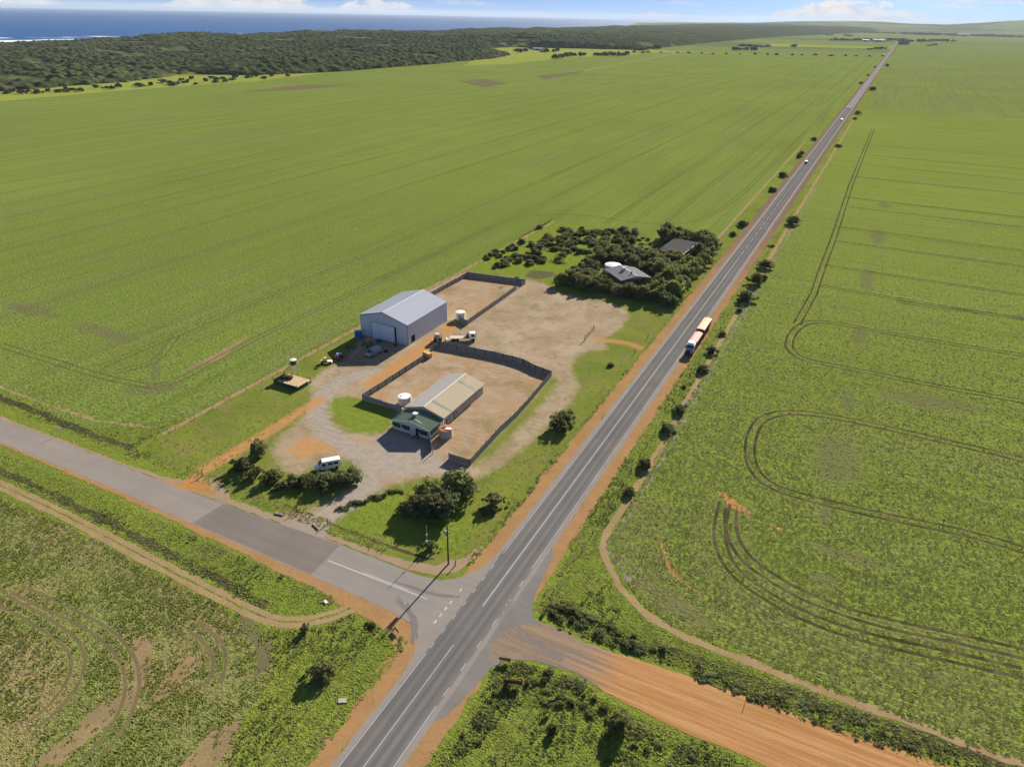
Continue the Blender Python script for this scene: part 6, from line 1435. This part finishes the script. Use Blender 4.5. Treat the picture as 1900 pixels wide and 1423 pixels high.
cluster(scatter_in(pts((1130, 1380), (1200, 1360), (1300, 1390), (1360, 1420), (1250, 1423), (1120, 1420)), 8, 1.8, 19), (1.0, 1.8), (.4, .9), 'low', (D_, O_), 'weed bush', 'at the bottom edge below the gravel road', 'weed bushes below the gravel road', parts=False)
# paddock shrubs and farm trees far off
cluster(scatter_in(pts((5, 180), (0, 172), (110, 166), (240, 158), (360, 147), (470, 142), (540, 143), (480, 149), (330, 160), (200, 168)), 46, 11, 20), (5, 11), (2.4, 4.5), 'far', ('leaf_far',), 'dark shrub', 'dotted over the bright pasture below the dunes', 'shrubs dotted over the dune pasture', name='shrub', parts=False)
FAR = [('tree around the far homestead', 'trees around the far homestead', [(960, 97), (965, 98), (974, 96), (984, 92), (990, 93), (1010, 96), (1014, 98), (1028, 97), (1034, 96)], 22, 12), ('tree in the rounded clump past the big crop', 'clump past the big crop', [(1030, 109), (1040, 108), (1050, 106), (1058, 105), (1066, 105), (1076, 105), (1082, 104)], 22, 11), ('tree in the wind-bent row past the big crop', 'wind-bent row past the big crop', [(1105, 104), (1114, 104), (1122, 104), (1132, 104), (1140, 104), (1148, 105), (1156, 104), (1162, 103)], 22, 11),
       ('tree in the left paddock row near the hamlet', 'left paddock rows', [(1365, 94), (1374, 93.5), (1385, 93.5), (1396, 94), (1402, 94), (1378, 87), (1390, 88), (1402, 88), (1413, 88), (1425, 87.5), (1472, 88), (1612, 93), (1625, 92), (1634, 92)], 30, 11), ('tree in the long row left of the far highway', 'long row left of the far highway', [(1542+7*i, 76) for i in range(20)], 46, 15), ('tree in the row right of the far highway', 'row right of the far highway', [(1674, 79), (1682, 80), (1690, 78), (1704, 78), (1712, 78), (1722, 78), (1730, 77), (1738, 77), (1746, 77), (1756, 78), (1768, 78), (1672, 84), (1680, 84)], 46, 15),
       ('tree alone in the far right paddock', 'trees in the far right paddock', [(1724, 86), (1730, 85), (1734, 85)], 30, 9), ('tree beside the white roof on the far right', 'trees beside the far white roof', [(1770, 67), (1776, 67), (1796, 66), (1804, 66), (1812, 66), (1822, 66), (1832, 66), (1842, 65), (1852, 65)], 52, 14), ('tree at the foot of the scrub near the smoke', 'trees at the scrub foot', [(1180, 95), (1188, 95), (1210, 92), (1220, 92), (1196, 94)], 26, 12)]
for lb, gp, qs, w, h in FAR:
    cluster([at(*q) for q in qs], (w*.55, w*1.0), (h*.55, h*.9), 'far', ('leaf_far',), 'dark tree', lb.replace('tree ', ''), gp, parts=False)
cluster([at(1180+i*24+RV.uniform(-5, 5), 98+(i*24)*.018+RV.uniform(-.5, .5)) for i in range(20)], (7, 12), (3, 5), 'far', ('leaf_far',), 'tiny dark shrub', 'along the far paddock boundary', 'shrubs along the far paddock boundary', name='shrub', parts=False)
# far farm buildings
def farm(q, w, d, h, label, roof='white_paint', rz=0.3):
    root = empty('farm_building', at(*q)+(0,), rz, label=label, cat='farm building')
    MB().box(-w/2, w/2, -d/2, d/2, 0, h).build('wall', 'cream_wall', root)
    MB().prism([(-d/2-.6, h+.02), (d/2+.6, h+.02), (0, h+d*.22)], -w/2-.5, w/2+.5, 'x').build('roof', roof, root)
    MB().box(-w*.2, w*.2, -d/2-.1, -d/2-.02, 0, h*.8).build('door', 'dark_void', root)
farm((998, 94), 30, 14, 5, 'white-roofed homestead among trees below the dunes'); farm((976, 95.5), 18, 12, 5, 'small grey farm shed left of the far homestead', 'grey_roof'); farm((1008, 97), 22, 10, 4, 'low grey farm building right of the far homestead', 'grey_roof')
farm((1157, 78.5), 30, 18, 8, 'tiny white building on the far dune slope')
farm((1630, 78), 60, 26, 8, 'long white roof by the far left of the highway', rz=0.1); farm((1606, 77.5), 36, 20, 7, 'small white roof in the tree row left of the highway', rz=0.1); farm((1789, 67.5), 105, 40, 11, 'long white shed roof on the far right plain', rz=0.0)

# ------------------------------------------------------------------ grass and crop tufts
def tufts(name, P, size, height, blades, mat, label, cat, seed, z0=0.006):
    """leafy tufts at points P (n,2); one mesh"""
    rg = np.random.default_rng(seed); n = len(P)
    if n == 0: return
    a = rg.uniform(0, 2*pi, (n, 1))+np.arange(blades)[None]*(2*pi/blades)+rg.normal(0, .4, (n, blades))
    s = size*rg.uniform(.6, 1.4, (n, 1))*np.ones((1, blades)); h = height*rg.uniform(.55, 1.4, (n, 1))*rg.uniform(.7, 1.2, (n, blades))
    dx, dy = np.cos(a), np.sin(a); w = s*rg.uniform(.28, .5, (n, blades))
    bx = P[:, :1]+dx*s*.05; by = P[:, 1:2]+dy*s*.05; tx = P[:, :1]+dx*s*.62; ty = P[:, 1:2]+dy*s*.62
    z = np.full_like(bx, z0)
    V = np.stack([np.stack([bx-dy*w*.35, by+dx*w*.35, z], -1), np.stack([bx+dy*w*.35, by-dx*w*.35, z], -1), np.stack([tx+dy*w*.6, ty-dx*w*.6, z+h], -1), np.stack([tx-dy*w*.6, ty+dx*w*.6, z+h*.92], -1)], 2).reshape(-1, 3)
    o = link(bpy.data.objects.new(name, fastmesh(name, V, np.arange(len(V)).reshape(-1, 4), mat)))
    return tag(o, label, cat, kind='stuff')
def cand(x0, x1, y0, y1, dens, seed, near=140.0, power=2.0):
    rg = np.random.default_rng(seed); n = int((x1-x0)*(y1-y0)*dens)
    P = np.column_stack([rg.uniform(x0, x1, n), rg.uniform(y0, y1, n)])
    P = P[visible(P)]
    dist = np.sqrt(P[:, 0]**2+P[:, 1]**2+CAM_H**2)
    return P[rg.random(len(P)) < np.clip((near/dist)**power, 0, 1)]
def keep_off(P, lines, gap, hw):
    ok = np.ones(len(P), bool)
    for ln in lines:
        L = np.array(ln); lo, hi = L.min(0)-4, L.max(0)+4
        m = np.all((P > lo) & (P < hi), 1)
        if not m.any(): continue
        d = sd_line(P[m], ln); ok[m] &= ~(np.abs(d-gap) < hw)
    return P[ok]
def off_bare(P, frac=0.4, seed=1):
    rg = np.random.default_rng(seed); ok = rg.random(len(P)) > np.clip((soft_density(P)+.25)*1.3, 0, .8)
    for mt, q in BARE: ok &= ~(inside(P, q) & (rg.random(len(P)) > frac))
    return P[ok]
PA = cand(-420, -145, 88, 420, 3.6, 1); PA = PA[inside(PA, _fa)]; PA = off_bare(keep_off(PA, [resample(l, 30) for l in TR_A], 1.15, .5))
tufts('crop_plants', PA, .38, .07, 4, 'tuft_crop', 'leafy young crop in the paddock left of the yard', 'crop', 1)
PB = cand(-34, 130, 88, 480, 4.4, 2); PB = PB[inside(PB, _fb)]; PB = off_bare(keep_off(PB, TR_B, 1.15, .65))
for o_ in ROW_O: PB = keep_off(PB, [ROW_B], o_, .24)
for o_ in ROW_T: PB = keep_off(PB, [resample(TR_B[2], 2.5)], o_, .24)
tufts('crop_plants', PB, .40, .085, 4, 'tuft_crop', 'leafy young crop in the paddock right of the highway', 'crop', 2)
PC = cand(-200, -58, 15, 64, 4.5, 3, 200); PC = PC[inside(PC, _fc)]
pn = fbm(PC[:, 0]/7.0, PC[:, 1]/7.0, 4); PC = PC[np.random.default_rng(3).random(len(PC)) < np.clip((pn-.25)*3.2, .15, 1)]
PC = off_bare(keep_off(PC, TR_C, 1.0, .6))
tufts('crop_plants', PC, .42, .11, 4, 'tuft_crop', 'patchy leafy crop in the near left paddock', 'crop', 3)
# verge grass
VG = cand(-260, 90, 18, 460, 4.2, 5, 150)
ok = ~inside(VG, _fa) & ~inside(VG, _fb) & ~inside(VG, _fc)
ok &= ~((VG[:, 0] > XL-3.7) & (VG[:, 0] < XR+3.6)); ok &= ~inside(VG, side_n+side_s)
ok &= ~((VG[:, 0] > -40.5) & (VG[:, 1] > 73.6) & (VG[:, 1] < 85.4)); ok &= ~((VG[:, 0] > -70) & (VG[:, 0] < -50) & (VG[:, 1] > 69) & (VG[:, 1] < 90))
ok &= ~((VG[:, 0] > -42) & (VG[:, 0] < -37) & (VG[:, 1] > 56) & (VG[:, 1] < 104)); ok &= ~((VG[:, 0] < -60) & (VG[:, 1] > 71.2) & (VG[:, 1] < 84.8))
yd = (VG[:, 0] > YX0) & (VG[:, 0] < YX1) & (VG[:, 1] > 88) & (VG[:, 1] < YY1)
VY = VG[ok & yd]; VG = VG[ok & ~yd]
VG = keep_off(VG, TAN, 0.75, .8); VG = keep_off(VG, [TANB], 0.0, .9)
rg = np.random.default_rng(9); nz = fbm(VG[:, 0]/9.0, VG[:, 1]/9.0, 7); sel = rg.random(len(VG)); wd = (nz > .58) & (sel < .45); dr = (nz < .44) & (sel < .22)
tufts('verge_grass', VG[~wd & ~dr], .36, .09, 4, 'tuft_grass', 'rough bright green grass on the road verges', 'grass', 6, 0.0)
tufts('verge_weeds', VG[wd], .46, .17, 4, 'tuft_weed', 'dark coarse weeds among the verge grass', 'weeds', 7, 0.0)
tufts('dry_grass', VG[dr], .40, .12, 4, 'tuft_dry', 'dry straw coloured grass tufts on the verges', 'grass', 8, 0.0)
BANKS = [pts((995, 1122), (1040, 1112), (1110, 1145), (1240, 1205), (1330, 1238), (1330, 1252), (1200, 1222), (1120, 1192), (1040, 1165)), pts((915, 1240), (960, 1226), (1060, 1260), (1125, 1298), (1190, 1348), (1150, 1355), (1080, 1326), (1030, 1312), (985, 1292), (930, 1330), (880, 1395), (840, 1423), (815, 1423), (880, 1330)), pts((1240, 1215), (1460, 1288), (1640, 1345), (1830, 1412), (1800, 1423), (1600, 1374), (1440, 1312), (1300, 1264)), pts((1140, 1350), (1230, 1360), (1330, 1400), (1350, 1423), (1120, 1423))]
WB = cand(-50, 40, 40, 110, 9.0, 21, 300); wk = np.zeros(len(WB), bool)
for q in BANKS: wk |= inside(WB, q)
WB = WB[wk]; wn = fbm(WB[:, 0]/2.2, WB[:, 1]/2.2, 3); s1 = rg.random(len(WB))
tufts('bank_weeds', WB[(wn > .54) & (s1 < .6)], .52, .22, 5, 'tuft_weed', 'rank dark weeds on the overgrown banks by the gravel road', 'weeds', 22, 0.0)
tufts('bank_grass', WB[(wn <= .54) & (s1 < .5)], .46, .15, 4, 'tuft_grass', 'tall bright grass on the overgrown banks by the gravel road', 'grass', 23, 0.0)
VY = VY[sd_poly(VY, YARD_D) < -0.6]; VY = VY[rg.random(len(VY)) < .35]
tufts('yard_grass', VY, .32, .06, 4, 'tuft_grass', 'short green grass around the yard', 'grass', 10)
